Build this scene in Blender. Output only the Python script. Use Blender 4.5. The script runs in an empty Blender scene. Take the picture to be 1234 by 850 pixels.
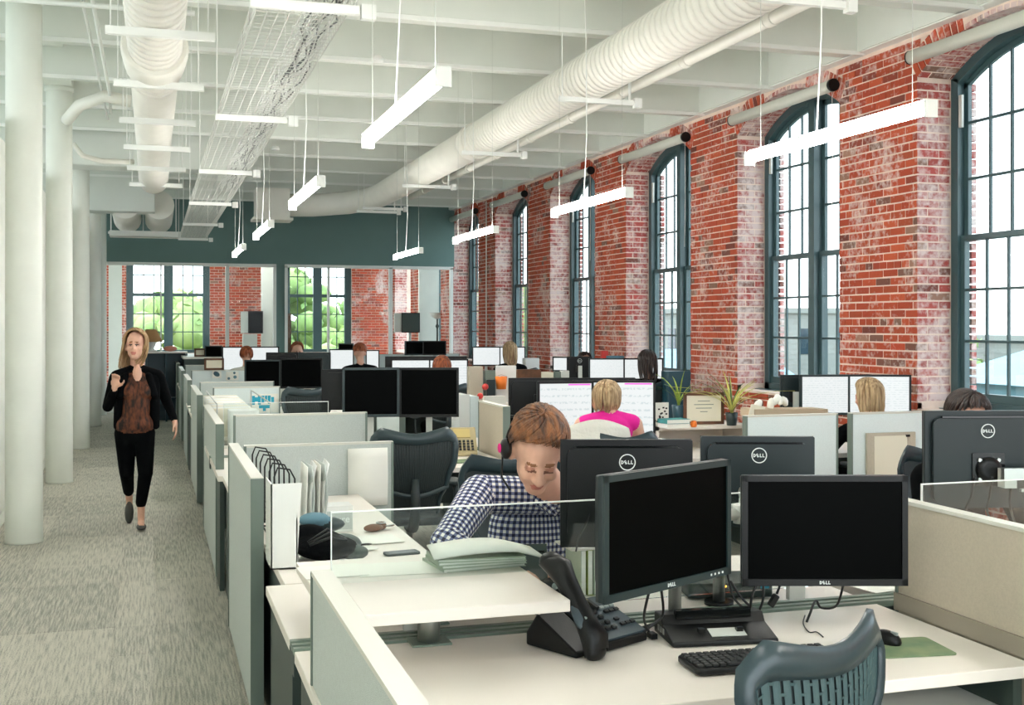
import bpy, bmesh, math, random
import numpy as np
from mathutils import Vector, Matrix, Euler
random.seed(7)
C = bpy.context.scene.collection
SC = bpy.context.scene
PI = math.pi

# ------------------------------------------------------------------ camera, sky, exposure
CAMH = 1.70
FPX = 1400.0
YAW = math.atan(434.0 / FPX)
cs, sn = math.cos(YAW), math.sin(YAW)
cam_d = bpy.data.cameras.new('camera')
cam = bpy.data.objects.new('camera', cam_d); C.objects.link(cam)
cam.location = (0, 0, CAMH)
cam.rotation_euler = (PI / 2, 0, -YAW)
cam_d.sensor_width = 36.0
cam_d.lens = FPX / 1234.0 * 36.0
cam_d.shift_y = -33.0 / 1234.0
cam_d.clip_start = 0.05; cam_d.clip_end = 500
SC.camera = cam

world = bpy.data.worlds.new('sky'); SC.world = world
world.use_nodes = True
wn = world.node_tree; wn.nodes.clear()
wo = wn.nodes.new('ShaderNodeOutputWorld'); wb = wn.nodes.new('ShaderNodeBackground')
wtc = wn.nodes.new('ShaderNodeTexCoord'); wsep = wn.nodes.new('ShaderNodeSeparateXYZ')
wr = wn.nodes.new('ShaderNodeValToRGB')
wr.color_ramp.elements[0].position = 0.0; wr.color_ramp.elements[0].color = (0.93, 0.97, 1.0, 1)
wr.color_ramp.elements[1].position = 0.6; wr.color_ramp.elements[1].color = (0.70, 0.87, 1.0, 1)
wn.links.new(wtc.outputs['Generated'], wsep.inputs[0]); wn.links.new(wsep.outputs['Z'], wr.inputs[0])
wn.links.new(wr.outputs[0], wb.inputs[0]); wb.inputs[1].default_value = 2.3
wn.links.new(wb.outputs[0], wo.inputs[0])

sun_d = bpy.data.lights.new('sun', 'SUN'); sun_d.energy = 2.2; sun_d.angle = 0.2; sun_d.color = (1, 0.96, 0.9)
sun = bpy.data.objects.new('sun', sun_d); C.objects.link(sun)
sun.rotation_euler = (math.radians(38), 0, math.radians(160))
LAMP = 27.0       # luminance of the pendant diffusers

SC.view_settings.view_transform = 'Standard'
SC.view_settings.look = 'None'
SC.view_settings.gamma = 1.0
SC.view_settings.use_curve_mapping = False
SC.view_settings.exposure = 1.17
SC.cycles.max_bounces = 8
SC.cycles.diffuse_bounces = 6
SC.cycles.glossy_bounces = 3
SC.cycles.transparent_max_bounces = 16
SC.cycles.caustics_reflective = False
SC.cycles.caustics_refractive = False
SC.cycles.sample_clamp_indirect = 6.0
SC.cycles.use_denoising = True

# ------------------------------------------------------------------ measuring helpers (photograph pixel -> world point)
def ray(x, y):
    u = (x - 617.0) / FPX; v = (392.0 - y) / FPX
    return u * cs + sn, -u * sn + cs, v
def atY(x, y, Y):
    a, b, v = ray(x, y); t = Y / b
    return Vector((a * t, Y, CAMH + v * t))
def atX(x, y, X):
    a, b, v = ray(x, y); t = X / a
    return Vector((X, b * t, CAMH + v * t))
def atZ(x, y, z):
    a, b, v = ray(x, y); t = (z - CAMH) / v
    return Vector((a * t, b * t, z))

# ------------------------------------------------------------------ materials
MATS = {}
def lin(c):
    return tuple(((x / 255.0) / 12.92 if x / 255.0 <= 0.04045 else ((x / 255.0 + 0.055) / 1.055) ** 2.4) for x in c)
def mat(name, rgb=(200, 200, 200), rough=0.5, metal=0.0, bump=0.0, bscale=60.0, var=0.0, vscale=4.0, spec=0.5, emit=0.0, stretch=None, coord='Object', rgb2=None):
    if name in MATS: return MATS[name]
    m = bpy.data.materials.new(name); m.use_nodes = True; MATS[name] = m
    nt = m.node_tree; b = nt.nodes['Principled BSDF']
    c = lin(rgb)
    b.inputs['Base Color'].default_value = (*c, 1); b.inputs['Roughness'].default_value = rough
    b.inputs['Metallic'].default_value = metal; b.inputs['Specular IOR Level'].default_value = spec
    if emit:
        b.inputs['Emission Color'].default_value = (*c, 1); b.inputs['Emission Strength'].default_value = emit
    tc = nt.nodes.new('ShaderNodeTexCoord'); vec = tc.outputs[coord]
    if stretch:
        mp = nt.nodes.new('ShaderNodeMapping'); mp.inputs['Scale'].default_value = stretch
        nt.links.new(vec, mp.inputs[0]); vec = mp.outputs[0]
    if var:
        n = nt.nodes.new('ShaderNodeTexNoise'); n.inputs['Scale'].default_value = vscale; n.inputs['Detail'].default_value = 3
        nt.links.new(vec, n.inputs['Vector'])
        mx = nt.nodes.new('ShaderNodeMix'); mx.data_type = 'RGBA'
        c2 = lin(rgb2) if rgb2 else tuple(x * (1 - var) for x in c)
        c1 = c if rgb2 else tuple(min(1, x * (1 + var * 0.5)) for x in c)
        mx.inputs[6].default_value = (*c1, 1); mx.inputs[7].default_value = (*c2, 1)
        r = nt.nodes.new('ShaderNodeValToRGB'); r.color_ramp.elements[0].position = 0.35; r.color_ramp.elements[1].position = 0.65
        nt.links.new(n.outputs['Fac'], r.inputs[0]); nt.links.new(r.outputs[0], mx.inputs[0])
        nt.links.new(mx.outputs[2], b.inputs['Base Color'])
    if bump:
        n2 = nt.nodes.new('ShaderNodeTexNoise'); n2.inputs['Scale'].default_value = bscale; n2.inputs['Detail'].default_value = 2
        nt.links.new(vec, n2.inputs['Vector'])
        bp = nt.nodes.new('ShaderNodeBump'); bp.inputs['Strength'].default_value = bump; bp.inputs['Distance'].default_value = 0.01
        nt.links.new(n2.outputs['Fac'], bp.inputs['Height']); nt.links.new(bp.outputs[0], b.inputs['Normal'])
    return m

mat('ceiling_white', (226, 230, 223), 0.75, bump=0.15, bscale=8, var=0.05, vscale=1.2)
mat('wall_white', (228, 230, 222), 0.7, bump=0.05, bscale=30, var=0.03)
mat('column_white', (226, 229, 220), 0.5, bump=0.1, bscale=12, var=0.04, vscale=3)
mat('duct_white', (236, 234, 225), 0.5, bump=0.05, bscale=20, var=0.03)
mat('steel_white', (240, 242, 238), 0.4); mat('magenta_bar', (220, 60, 180), emit=0.4)
mat('teal_wall', (108, 136, 133), 0.7, bump=0.05, bscale=30, var=0.06, vscale=1)
mat('window_paint', (62, 88, 92), 0.35, bump=0.05, bscale=40, var=0.05)
mat('mortar', (238, 216, 202), 0.95, bump=0.4, bscale=70, var=0.10, vscale=6)
mat('desk_white', (238, 231, 222), 0.36, var=0.02, vscale=2)
mat('panel_fabric', (196, 204, 200), 0.9, bump=0.35, bscale=400, var=0.05, vscale=120)
mat('panel_beige', (194, 184, 166), 0.9, bump=0.35, bscale=400, var=0.05, vscale=120)
mat('panel_light', (226, 237, 237), 0.85, bump=0.25, bscale=400, var=0.03, vscale=120)
mat('panel_edge', (112, 126, 118), 0.5, metal=0.0)
mat('panel_cap', (214, 214, 204), 0.4)
mat('gable_dark', (52, 66, 62), 0.5)
mat('rail_green', (116, 132, 118), 0.4)
mat('black_plastic', (11, 13, 14), 0.38, bump=0.1, bscale=300, spec=0.35)
mat('black_gloss', (6, 10, 10), 0.15)
mat('screen_black', (1, 2, 2), 0.4, spec=0.04)
mat('dark_back', (26, 38, 40), 0.38, spec=0.4); mat('band_grey', (150, 142, 128), 0.6)
mat('bezel_teal', (32, 48, 50), 0.35)
mat('silver', (190, 194, 190), 0.3, metal=0.9)
mat('silver_paint', (204, 208, 202), 0.4)
mat('chair_frame', (44, 60, 65), 0.3)
mat('chair_mesh', (62, 86, 88), 0.5)
mat('chair_dark', (34, 44, 46), 0.5)
mat('paper', (240, 240, 232), 0.8, var=0.02)
mat('paper_cream', (232, 226, 206), 0.8)
mat('white_plastic', (232, 234, 230), 0.35)
mat('logo_white', (235, 240, 238), 0.4)
mat('cable_black', (14, 16, 17), 0.5)
mat('brown_wood', (104, 66, 40), 0.5, var=0.3, vscale=12, stretch=(1, 8, 1))
mat('leaf_green', (150, 172, 72), 0.6, var=0.25, vscale=20)
mat('leaf_yellow', (206, 204, 110), 0.6, var=0.2, vscale=20)
mat('leaf_dark', (60, 96, 50), 0.6, var=0.3, vscale=20)
mat('pot_blue', (30, 70, 84), 0.4)
mat('orange', (236, 120, 30), 0.45)
mat('red', (212, 56, 48), 0.45)
mat('pink', (226, 30, 130), 0.7)
mat('cyan_print', (20, 160, 190), 0.6)
mat('teal_book', (60, 140, 140), 0.6)
mat('green_book', (176, 190, 168), 0.6)
mat('mousepad', (104, 128, 98), 0.8, var=0.15, vscale=10, rgb2=(132, 146, 110))
mat('key_black', (28, 31, 32), 0.45)
mat('key_silver', (150, 160, 158), 0.4)
mat('phone_grey', (66, 80, 88), 0.4)
mat('phone_tan', (170, 156, 118), 0.5)
mat('cardboard', (196, 176, 150), 0.85, var=0.05)
mat('skin', (226, 176, 152), 0.5, var=0.08, vscale=14)
mat('skin_red', (214, 140, 118), 0.5)
mat('lip', (204, 124, 110), 0.45); mat('brow', (150, 102, 72), 0.7)
mat('eye', (60, 44, 38), 0.4); mat('lid', (196, 138, 118), 0.5); mat('lash', (120, 78, 62), 0.6); mat('wire_grey', (206, 208, 202), 0.4)
mat('cloth_black', (8, 10, 12), 0.95, bump=0.3, bscale=60, spec=0.08)
mat('cloth_white', (226, 224, 214), 0.9, bump=0.5, bscale=40)
mat('cloth_pink', (232, 24, 150), 0.8, bump=0.2, bscale=40)
mat('hair_blonde', (196, 164, 120), 0.5, var=0.5, vscale=9, stretch=(7, 7, 0.7), rgb2=(140, 104, 66), bump=0.5, bscale=25)
mat('hair_ash', (206, 178, 138), 0.5, var=0.5, vscale=9, stretch=(7, 7, 0.7), rgb2=(140, 110, 76), bump=0.5, bscale=25)
mat('hair_ginger', (146, 94, 56), 0.5, var=0.6, vscale=10, stretch=(6, 2, 2), rgb2=(70, 42, 26), bump=0.5, bscale=30)
mat('hair_red', (176, 92, 48), 0.5, var=0.5, vscale=9, stretch=(7, 7, 0.7), rgb2=(110, 52, 28), bump=0.5, bscale=25)
mat('hair_dark', (52, 34, 28), 0.4, var=0.5, vscale=9, stretch=(7, 7, 0.7), rgb2=(28, 20, 18), bump=0.5, bscale=25)
mat('shoe', (66, 66, 62), 0.5, var=0.2, vscale=20)
mat('lamp_shade', (178, 134, 88), 0.8)
mat('ceramic', (222, 222, 216), 0.3)
mat('bark', (92, 78, 60), 0.9, bump=0.5, bscale=10)
mat('tree_a', (150, 170, 104), 0.9, var=0.4, vscale=1.5, rgb2=(104, 130, 74))
mat('tree_b', (172, 186, 116), 0.9, var=0.4, vscale=1.5, rgb2=(124, 146, 84))
mat('ground_out', (112, 116, 106), 0.9, var=0.2, vscale=0.2)
mat('roof_blue', (92, 130, 144), 0.7, var=0.1, vscale=1)
mat('clapboard', (104, 140, 150), 0.8)
mat('building_pale', (140, 142, 136), 0.8, var=0.1, vscale=0.5)
mat('building_brick', (150, 96, 80), 0.9, var=0.2, vscale=3)
mat('glass_dark', (40, 60, 70), 0.1)
mat('lcd_tan', (190, 170, 110), 0.3)
mat('car_white', (226, 228, 230), 0.3)

def glassmat(name, tint, gl):
    m = bpy.data.materials.new(name); m.use_nodes = True; MATS[name] = m
    nt = m.node_tree; nt.nodes.clear()
    o = nt.nodes.new('ShaderNodeOutputMaterial'); mx = nt.nodes.new('ShaderNodeMixShader')
    t = nt.nodes.new('ShaderNodeBsdfTransparent'); g = nt.nodes.new('ShaderNodeBsdfGlossy')
    fr = nt.nodes.new('ShaderNodeFresnel'); fr.inputs[0].default_value = 1.45
    ml = nt.nodes.new('ShaderNodeMath'); ml.operation = 'MULTIPLY'; ml.inputs[1].default_value = gl
    t.inputs[0].default_value = (*tint, 1); g.inputs['Roughness'].default_value = 0.02
    nt.links.new(fr.outputs[0], ml.inputs[0]); nt.links.new(ml.outputs[0], mx.inputs[0])
    nt.links.new(t.outputs[0], mx.inputs[1]); nt.links.new(g.outputs[0], mx.inputs[2]); nt.links.new(mx.outputs[0], o.inputs[0])
glassmat('pane_glass', (0.96, 0.985, 0.985), 0.12)
glassmat('screen_glass', (0.94, 0.972, 0.963), 0.8)

def brickmat(name, a, b_, white):
    m = bpy.data.materials.new(name); m.use_nodes = True; MATS[name] = m
    nt = m.node_tree; p = nt.nodes['Principled BSDF']; p.inputs['Roughness'].default_value = 0.85
    L = nt.links.new; N = nt.nodes.new
    g = N('ShaderNodeNewGeometry'); oi = N('ShaderNodeObjectInfo')
    ad = N('ShaderNodeMath'); ad.operation = 'ADD'; L(g.outputs['Random Per Island'], ad.inputs[0]); L(oi.outputs['Random'], ad.inputs[1])
    fr = N('ShaderNodeMath'); fr.operation = 'FRACT'; L(ad.outputs[0], fr.inputs[0])
    r = N('ShaderNodeValToRGB'); cr = r.color_ramp
    cols = [(0, a), (0.35, b_), (0.6, tuple(int(x * 0.86) for x in a)), (0.78, tuple(min(255, int(x * 1.12)) for x in b_)), (0.9, (118, 62, 52)), (0.96, (132, 98, 84)), (1, (172, 128, 108))]
    cr.elements[0].position = 0; cr.elements[0].color = (*lin(cols[0][1]), 1)
    cr.elements[1].position = 1; cr.elements[1].color = (*lin(cols[-1][1]), 1)
    for q, c in cols[1:-1]:
        e = cr.elements.new(q); e.color = (*lin(c), 1)
    L(fr.outputs[0], r.inputs[0])
    n = N('ShaderNodeTexNoise'); n.inputs['Scale'].default_value = 1.7; n.inputs['Detail'].default_value = 8; n.inputs['Roughness'].default_value = 0.72
    L(g.outputs['Position'], n.inputs['Vector'])
    n3 = N('ShaderNodeTexNoise'); n3.inputs['Scale'].default_value = 22; n3.inputs['Detail'].default_value = 4
    L(g.outputs['Position'], n3.inputs['Vector'])
    s = N('ShaderNodeMath'); s.operation = 'MULTIPLY_ADD'; s.inputs[1].default_value = 0.45; L(n3.outputs['Fac'], s.inputs[0]); L(n.outputs['Fac'], s.inputs[2])
    r2 = N('ShaderNodeValToRGB'); r2.color_ramp.elements[0].position = 0.80 - white; r2.color_ramp.elements[1].position = 0.96 - white * 0.8
    r2.color_ramp.elements[1].color = (0.85, 0.85, 0.85, 1)
    L(s.outputs[0], r2.inputs[0])
    mx = N('ShaderNodeMix'); mx.data_type = 'RGBA'; mx.inputs[7].default_value = (*lin((228, 212, 208)), 1)
    L(r.outputs[0], mx.inputs[6]); L(r2.outputs[0], mx.inputs[0]); L(mx.outputs[2], p.inputs['Base Color'])
    bp = N('ShaderNodeBump'); bp.inputs['Strength'].default_value = 0.5; bp.inputs['Distance'].default_value = 0.01
    L(n3.outputs['Fac'], bp.inputs['Height']); L(bp.outputs[0], p.inputs['Normal'])
brickmat('brick_red', (200, 92, 58), (176, 72, 46), 0.07)
brickmat('brick_washed', (186, 88, 78), (168, 74, 68), 0.18)

def carpetmat():
    m = bpy.data.materials.new('carpet'); m.use_nodes = True; MATS['carpet'] = m
    nt = m.node_tree; p = nt.nodes['Principled BSDF']; p.inputs['Roughness'].default_value = 1.0; p.inputs['Specular IOR Level'].default_value = 0.1
    L = nt.links.new; N = nt.nodes.new
    g = N('ShaderNodeNewGeometry'); oi = N('ShaderNodeObjectInfo')
    mp = N('ShaderNodeMapping'); mp.inputs['Scale'].default_value = (60, 3, 1); L(g.outputs['Position'], mp.inputs[0])
    n = N('ShaderNodeTexNoise'); n.inputs['Scale'].default_value = 1.6; n.inputs['Detail'].default_value = 4; L(mp.outputs[0], n.inputs['Vector'])
    n2 = N('ShaderNodeTexNoise'); n2.inputs['Scale'].default_value = 140; L(g.outputs['Position'], n2.inputs['Vector'])
    a = N('ShaderNodeMath'); a.operation = 'ADD'; L(n.outputs['Fac'], a.inputs[0]); L(n2.outputs['Fac'], a.inputs[1])
    b = N('ShaderNodeMath'); b.operation = 'MULTIPLY_ADD'; b.inputs[1].default_value = 0.13; L(oi.outputs['Random'], b.inputs[0]); L(a.outputs[0], b.inputs[2])  # random tone per tile, also imitating bands of daylight on the floor
    r = N('ShaderNodeValToRGB'); r.color_ramp.elements[0].position = 0.74; r.color_ramp.elements[1].position = 1.04
    r.color_ramp.elements[0].color = (*lin((150, 151, 143)), 1); r.color_ramp.elements[1].color = (*lin((208, 204, 192)), 1)
    ml = N('ShaderNodeMath'); ml.operation = 'MULTIPLY'; ml.inputs[1].default_value = 0.85; L(b.outputs[0], ml.inputs[0]); L(ml.outputs[0], r.inputs[0])
    L(r.outputs[0], p.inputs['Base Color'])
    bp = N('ShaderNodeBump'); bp.inputs['Strength'].default_value = 0.6; bp.inputs['Distance'].default_value = 0.005
    L(a.outputs[0], bp.inputs['Height']); L(bp.outputs[0], p.inputs['Normal'])
carpetmat()

def ginghammat():
    m = bpy.data.materials.new('gingham'); m.use_nodes = True; MATS['gingham'] = m
    nt = m.node_tree; p = nt.nodes['Principled BSDF']; p.inputs['Roughness'].default_value = 0.9
    L = nt.links.new; N = nt.nodes.new
    tc = N('ShaderNodeAttribute'); tc.attribute_name = 'cloth_uv'; sp = N('ShaderNodeSeparateXYZ'); L(tc.outputs['Vector'], sp.inputs[0])
    def stripe(expr_in, period):
        a = N('ShaderNodeMath'); a.operation = 'MULTIPLY'; a.inputs[1].default_value = 2 * PI / period; L(expr_in, a.inputs[0])
        s = N('ShaderNodeMath'); s.operation = 'SINE'; L(a.outputs[0], s.inputs[0])
        k = N('ShaderNodeMath'); k.operation = 'MULTIPLY_ADD'; k.inputs[1].default_value = 4; k.inputs[2].default_value = 0.5; k.use_clamp = True; L(s.outputs[0], k.inputs[0])
        return k.outputs[0]
    s1 = stripe(sp.outputs['X'], 0.025); s2 = stripe(sp.outputs['Y'], 0.025)
    ad = N('ShaderNodeMath'); ad.operation = 'ADD'; L(s1, ad.inputs[0]); L(s2, ad.inputs[1])
    hf = N('ShaderNodeMath'); hf.operation = 'MULTIPLY'; hf.inputs[1].default_value = 0.5; L(ad.outputs[0], hf.inputs[0])
    r = N('ShaderNodeValToRGB'); r.color_ramp.elements[0].color = (*lin((238, 236, 232)), 1); r.color_ramp.elements[1].color = (*lin((30, 34, 66)), 1)
    e = r.color_ramp.elements.new(0.5); e.color = (*lin((112, 118, 152)), 1)
    L(hf.outputs[0], r.inputs[0]); L(r.outputs[0], p.inputs['Base Color'])
ginghammat()
mat('leopard', (26, 17, 14), 0.8, var=0.9, vscale=30, rgb2=(112, 60, 36), bump=0.3, bscale=30, stretch=(1.3, 1.3, 0.5))

def screenmat(name, bars, tilt=0.0):
    """lit display: white page with darker text lines"""
    m = bpy.data.materials.new(name); m.use_nodes = True; MATS[name] = m
    nt = m.node_tree; p = nt.nodes['Principled BSDF']; L = nt.links.new; N = nt.nodes.new
    p.inputs['Base Color'].default_value = (0.02, 0.02, 0.02, 1); p.inputs['Roughness'].default_value = 0.3
    tc = N('ShaderNodeTexCoord'); sp = N('ShaderNodeSeparateXYZ'); L(tc.outputs['Generated'], sp.inputs[0])
    mz = N('ShaderNodeMath'); mz.operation = 'MULTIPLY'; mz.inputs[1].default_value = bars; L(sp.outputs['Z'], mz.inputs[0])
    fr = N('ShaderNodeMath'); fr.operation = 'FRACT'; L(mz.outputs[0], fr.inputs[0])
    lt = N('ShaderNodeMath'); lt.operation = 'LESS_THAN'; lt.inputs[1].default_value = 0.3; L(fr.outputs[0], lt.inputs[0])
    nz = N('ShaderNodeTexNoise'); nz.inputs['Scale'].default_value = 7; mp = N('ShaderNodeMapping'); mp.inputs['Scale'].default_value = (3, 1, bars * 0.3)
    L(tc.outputs['Generated'], mp.inputs[0]); L(mp.outputs[0], nz.inputs['Vector'])
    g = N('ShaderNodeMath'); g.operation = 'GREATER_THAN'; g.inputs[1].default_value = 0.5; L(nz.outputs['Fac'], g.inputs[0])
    mu = N('ShaderNodeMath'); mu.operation = 'MULTIPLY'; L(lt.outputs[0], mu.inputs[0]); L(g.outputs[0], mu.inputs[1])
    m2 = N('ShaderNodeMath'); m2.operation = 'MULTIPLY'; m2.inputs[1].default_value = 0.35; L(mu.outputs[0], m2.inputs[0])
    mx = N('ShaderNodeMix'); mx.data_type = 'RGBA'; mx.inputs[6].default_value = (0.86, 0.90, 0.90, 1); mx.inputs[7].default_value = (0.25, 0.42, 0.45, 1)
    L(m2.outputs[0], mx.inputs[0]); L(mx.outputs[2], p.inputs['Emission Color']); p.inputs['Emission Strength'].default_value = 0.43
screenmat('screen_page', 16); screenmat('screen_sheet', 9)

# ------------------------------------------------------------------ mesh builder
class MB:
    def __init__(s, origin=(0, 0, 0), M=None):
        s.v = []; s.f = []; s.mi = []; s.o = Vector(origin); s.M = M; s.cm = 0; s.sm = []; s.smooth = False
    def _add(s, vs, fs, smooth=None):
        n = len(s.v)
        for p in vs:
            p = Vector(p)
            if s.M is not None: p = s.M @ p
            s.v.append(tuple(p - s.o))
        for f in fs:
            s.f.append(tuple(i + n for i in f)); s.mi.append(s.cm); s.sm.append(s.smooth if smooth is None else smooth)
    def box(s, a, b, R=None):
        x0, y0, z0 = a; x1, y1, z1 = b
        vs = [(x0, y0, z0), (x1, y0, z0), (x1, y1, z0), (x0, y1, z0), (x0, y0, z1), (x1, y0, z1), (x1, y1, z1), (x0, y1, z1)]
        if R is not None: vs = [R @ Vector(p) for p in vs]
        s._add(vs, [(0, 3, 2, 1), (4, 5, 6, 7), (0, 1, 5, 4), (1, 2, 6, 5), (2, 3, 7, 6), (3, 0, 4, 7)], False)
        return s
    def cbox(s, c, d, R=None):
        c = Vector(c); h = Vector(d) / 2
        if R is None: return s.box(c - h, c + h)
        vs = []
        T = Matrix.Translation(c) @ R.to_4x4()
        x, y, z = h
        vs = [T @ Vector(p) for p in [(-x, -y, -z), (x, -y, -z), (x, y, -z), (-x, y, -z), (-x, -y, z), (x, -y, z), (x, y, z), (-x, y, z)]]
        s._add(vs, [(0, 3, 2, 1), (4, 5, 6, 7), (0, 1, 5, 4), (1, 2, 6, 5), (2, 3, 7, 6), (3, 0, 4, 7)], False); return s
    def rbox(s, c, d, r, ax=2, seg=4, R=None):
        """box with rounded corners in the plane across axis ax"""
        h = Vector(d) / 2; i, j = [(1, 2), (0, 2), (0, 1)][ax]
        r = min(r, h[i] * 0.98, h[j] * 0.98); pts = []
        for (sx, sy, a0) in ((1, 1, 0), (-1, 1, 90), (-1, -1, 180), (1, -1, 270)):
            for k in range(seg + 1):
                a = math.radians(a0 + 90 * k / seg)
                pts.append((sx * (h[i] - r) + r * math.cos(a), sy * (h[j] - r) + r * math.sin(a)))
        T = Matrix.Translation(Vector(c)) @ (R.to_4x4() if R is not None else Matrix())
        vs = []
        for e in (-h[ax], h[ax]):
            for (p, q) in pts:
                w = [0, 0, 0]; w[i] = p; w[j] = q; w[ax] = e; vs.append(T @ Vector(w))
        n = len(pts)
        s._add(vs, [tuple(range(n))[::-1], tuple(range(n, 2 * n))] , False)
        n0 = len(s.v) - 2 * n
        for k in range(n):
            l = (k + 1) % n; s.f.append((n0 + k, n0 + l, n0 + n + l, n0 + n + k)); s.mi.append(s.cm); s.sm.append(True)
        return s
    def tube(s, pts, r, seg=8, cap=True, closed=False):
        P = [Vector(p) for p in pts]; n = len(P)
        rr = r if isinstance(r, (list, tuple)) else [r] * n
        t0 = (P[1] - P[0]).normalized(); up = Vector((0, 0, 1)) if abs(t0.z) < 0.9 else Vector((1, 0, 0))
        a = t0.cross(up).normalized(); vs = []
        for i in range(n):
            if closed: t = (P[(i + 1) % n] - P[i - 1]).normalized()
            else: t = (P[min(i + 1, n - 1)] - P[max(i - 1, 0)]).normalized()
            a = (a - t * a.dot(t)).normalized(); b = t.cross(a)
            for k in range(seg):
                q = 2 * PI * k / seg; vs.append(P[i] + (a * math.cos(q) + b * math.sin(q)) * rr[i])
        fs = []
        for i in range(n if closed else n - 1):
            for k in range(seg):
                l = (k + 1) % seg; j = (i + 1) % n
                fs.append((i * seg + k, i * seg + l, j * seg + l, j * seg + k))
        s._add(vs, fs, seg > 4)
        if cap and not closed:
            n0 = len(s.v) - n * seg
            s.f.append(tuple(n0 + k for k in range(seg))[::-1]); s.mi.append(s.cm); s.sm.append(False)
            s.f.append(tuple(n0 + (n - 1) * seg + k for k in range(seg))); s.mi.append(s.cm); s.sm.append(False)
        return s
    def lathe(s, prof, c=(0, 0, 0), seg=16, axis=2):
        c = Vector(c); vs = []; n = len(prof)
        for (r, z) in prof:
            for k in range(seg):
                q = 2 * PI * k / seg; p = [r * math.cos(q), r * math.sin(q), z]
                if axis == 1: p = [p[0], p[2], p[1]]
                if axis == 0: p = [p[2], p[0], p[1]]
                vs.append(c + Vector(p))
        fs = []
        for i in range(n - 1):
            for k in range(seg):
                l = (k + 1) % seg; fs.append((i * seg + k, i * seg + l, (i + 1) * seg + l, (i + 1) * seg + k))
        s._add(vs, fs, True)
        n0 = len(s.v) - n * seg
        s.f.append(tuple(n0 + k for k in range(seg))[::-1]); s.mi.append(s.cm); s.sm.append(False)
        s.f.append(tuple(n0 + (n - 1) * seg + k for k in range(seg))); s.mi.append(s.cm); s.sm.append(False)
        return s
    def prism(s, poly, e0, e1, ax=1):
        """poly in the two other axes (order kept), extruded from e0 to e1 along ax"""
        i, j = [(1, 2), (0, 2), (0, 1)][ax]; vs = []
        for e in (e0, e1):
            for (p, q) in poly:
                w = [0, 0, 0]; w[i] = p; w[j] = q; w[ax] = e; vs.append(Vector(w))
        n = len(poly)
        fs = [tuple(range(n))[::-1], tuple(range(n, 2 * n))] + [(k, (k + 1) % n, n + (k + 1) % n, n + k) for k in range(n)]
        s._add(vs, fs, False); return s
    def ball(s, c, r, seg=12, rings=8, R=None):
        r = Vector((r, r, r)) if not isinstance(r, (tuple, list, Vector)) else Vector(r); c = Vector(c)
        vs = []; fs = []
        for i in range(1, rings):
            t = PI * i / rings
            for k in range(seg):
                q = 2 * PI * k / seg; p = Vector((math.sin(t) * math.cos(q) * r.x, math.sin(t) * math.sin(q) * r.y, math.cos(t) * r.z))
                if R is not None: p = R @ p
                vs.append(c + p)
        tp = Vector((0, 0, r.z)); 
        if R is not None: tp = R @ tp
        vs += [c + tp, c - tp]; a = len(vs) - 2; b = a + 1
        for k in range(seg):
            l = (k + 1) % seg; fs.append((a, k, l)); fs.append((b, (rings - 2) * seg + l, (rings - 2) * seg + k))
            for i in range(rings - 2): fs.append((i * seg + k, (i + 1) * seg + k, (i + 1) * seg + l, i * seg + l))
        s._add(vs, fs, True); return s
    def sheet(s, grid, th=0.0):
        """grid[i][j] of points, optional thickness along -normal"""
        n, m = len(grid), len(grid[0]); vs = [p for row in grid for p in row]; fs = []
        for i in range(n - 1):
            for j in range(m - 1): fs.append((i * m + j, i * m + j + 1, (i + 1) * m + j + 1, (i + 1) * m + j))
        s._add(vs, fs, True); return s
    def mesh(s, name, mats, fix=True):
        me = bpy.data.meshes.new(name); me.from_pydata(s.v, [], s.f)
        for m_ in (mats if isinstance(mats, (list, tuple)) else [mats]): me.materials.append(MATS[m_] if isinstance(m_, str) else m_)
        me.polygons.foreach_set('material_index', s.mi); me.polygons.foreach_set('use_smooth', s.sm)
        if fix:
            bm = bmesh.new(); bm.from_mesh(me); bmesh.ops.recalc_face_normals(bm, faces=bm.faces); bm.to_mesh(me); bm.free()
        me.update(); return me
    def build(s, name, mats, parent=None, fix=True):
        o = bpy.data.objects.new(name, s.mesh(name, mats, fix)); C.objects.link(o)
        if parent is not None: o.parent = parent
        return o
def bev(o, w=0.003, seg=2):
    m = o.modifiers.new('bevel', 'BEVEL'); m.width = w; m.segments = seg; m.limit_method = 'ANGLE'; m.angle_limit = 0.7
    return o
def Rz(a): return Matrix.Rotation(math.radians(a), 3, 'Z')
def Rx(a): return Matrix.Rotation(math.radians(a), 3, 'X')
def Ry(a): return Matrix.Rotation(math.radians(a), 3, 'Y')
def thing(name, label, cat, loc=(0, 0, 0), rz=0, group=None):
    o = bpy.data.objects.new(name, None); C.objects.link(o); o.empty_display_size = 0.1
    o.location = loc; o.rotation_euler = (0, 0, math.radians(rz)); o['label'] = label; o['category'] = cat
    if group: o['group'] = group
    return o
def tag(o, label, cat, group=None, loc=None, rz=None):
    o['label'] = label; o['category'] = cat
    if group: o['group'] = group
    if loc is not None: o.location = loc
    if rz is not None: o.rotation_euler = (0, 0, math.radians(rz))
    return o
def struct(name, loc=(0, 0, 0)):
    o = bpy.data.objects.new(name, None); C.objects.link(o); o['kind'] = 'structure'; o.location = loc; return o
def S(o): o['kind'] = 'structure'; return o
KIDS = {}
def dup(o, parent=None, **kw):
    c = o.copy(); C.objects.link(c)
    if parent is not None: c.parent = parent
    for ch in list(o.children): dup(ch, c)
    for k, v in kw.items():
        if k == 'loc': c.location = v
        elif k == 'rz': c.rotation_euler = (0, 0, math.radians(v))
        else: c[k] = v
    return c
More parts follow.
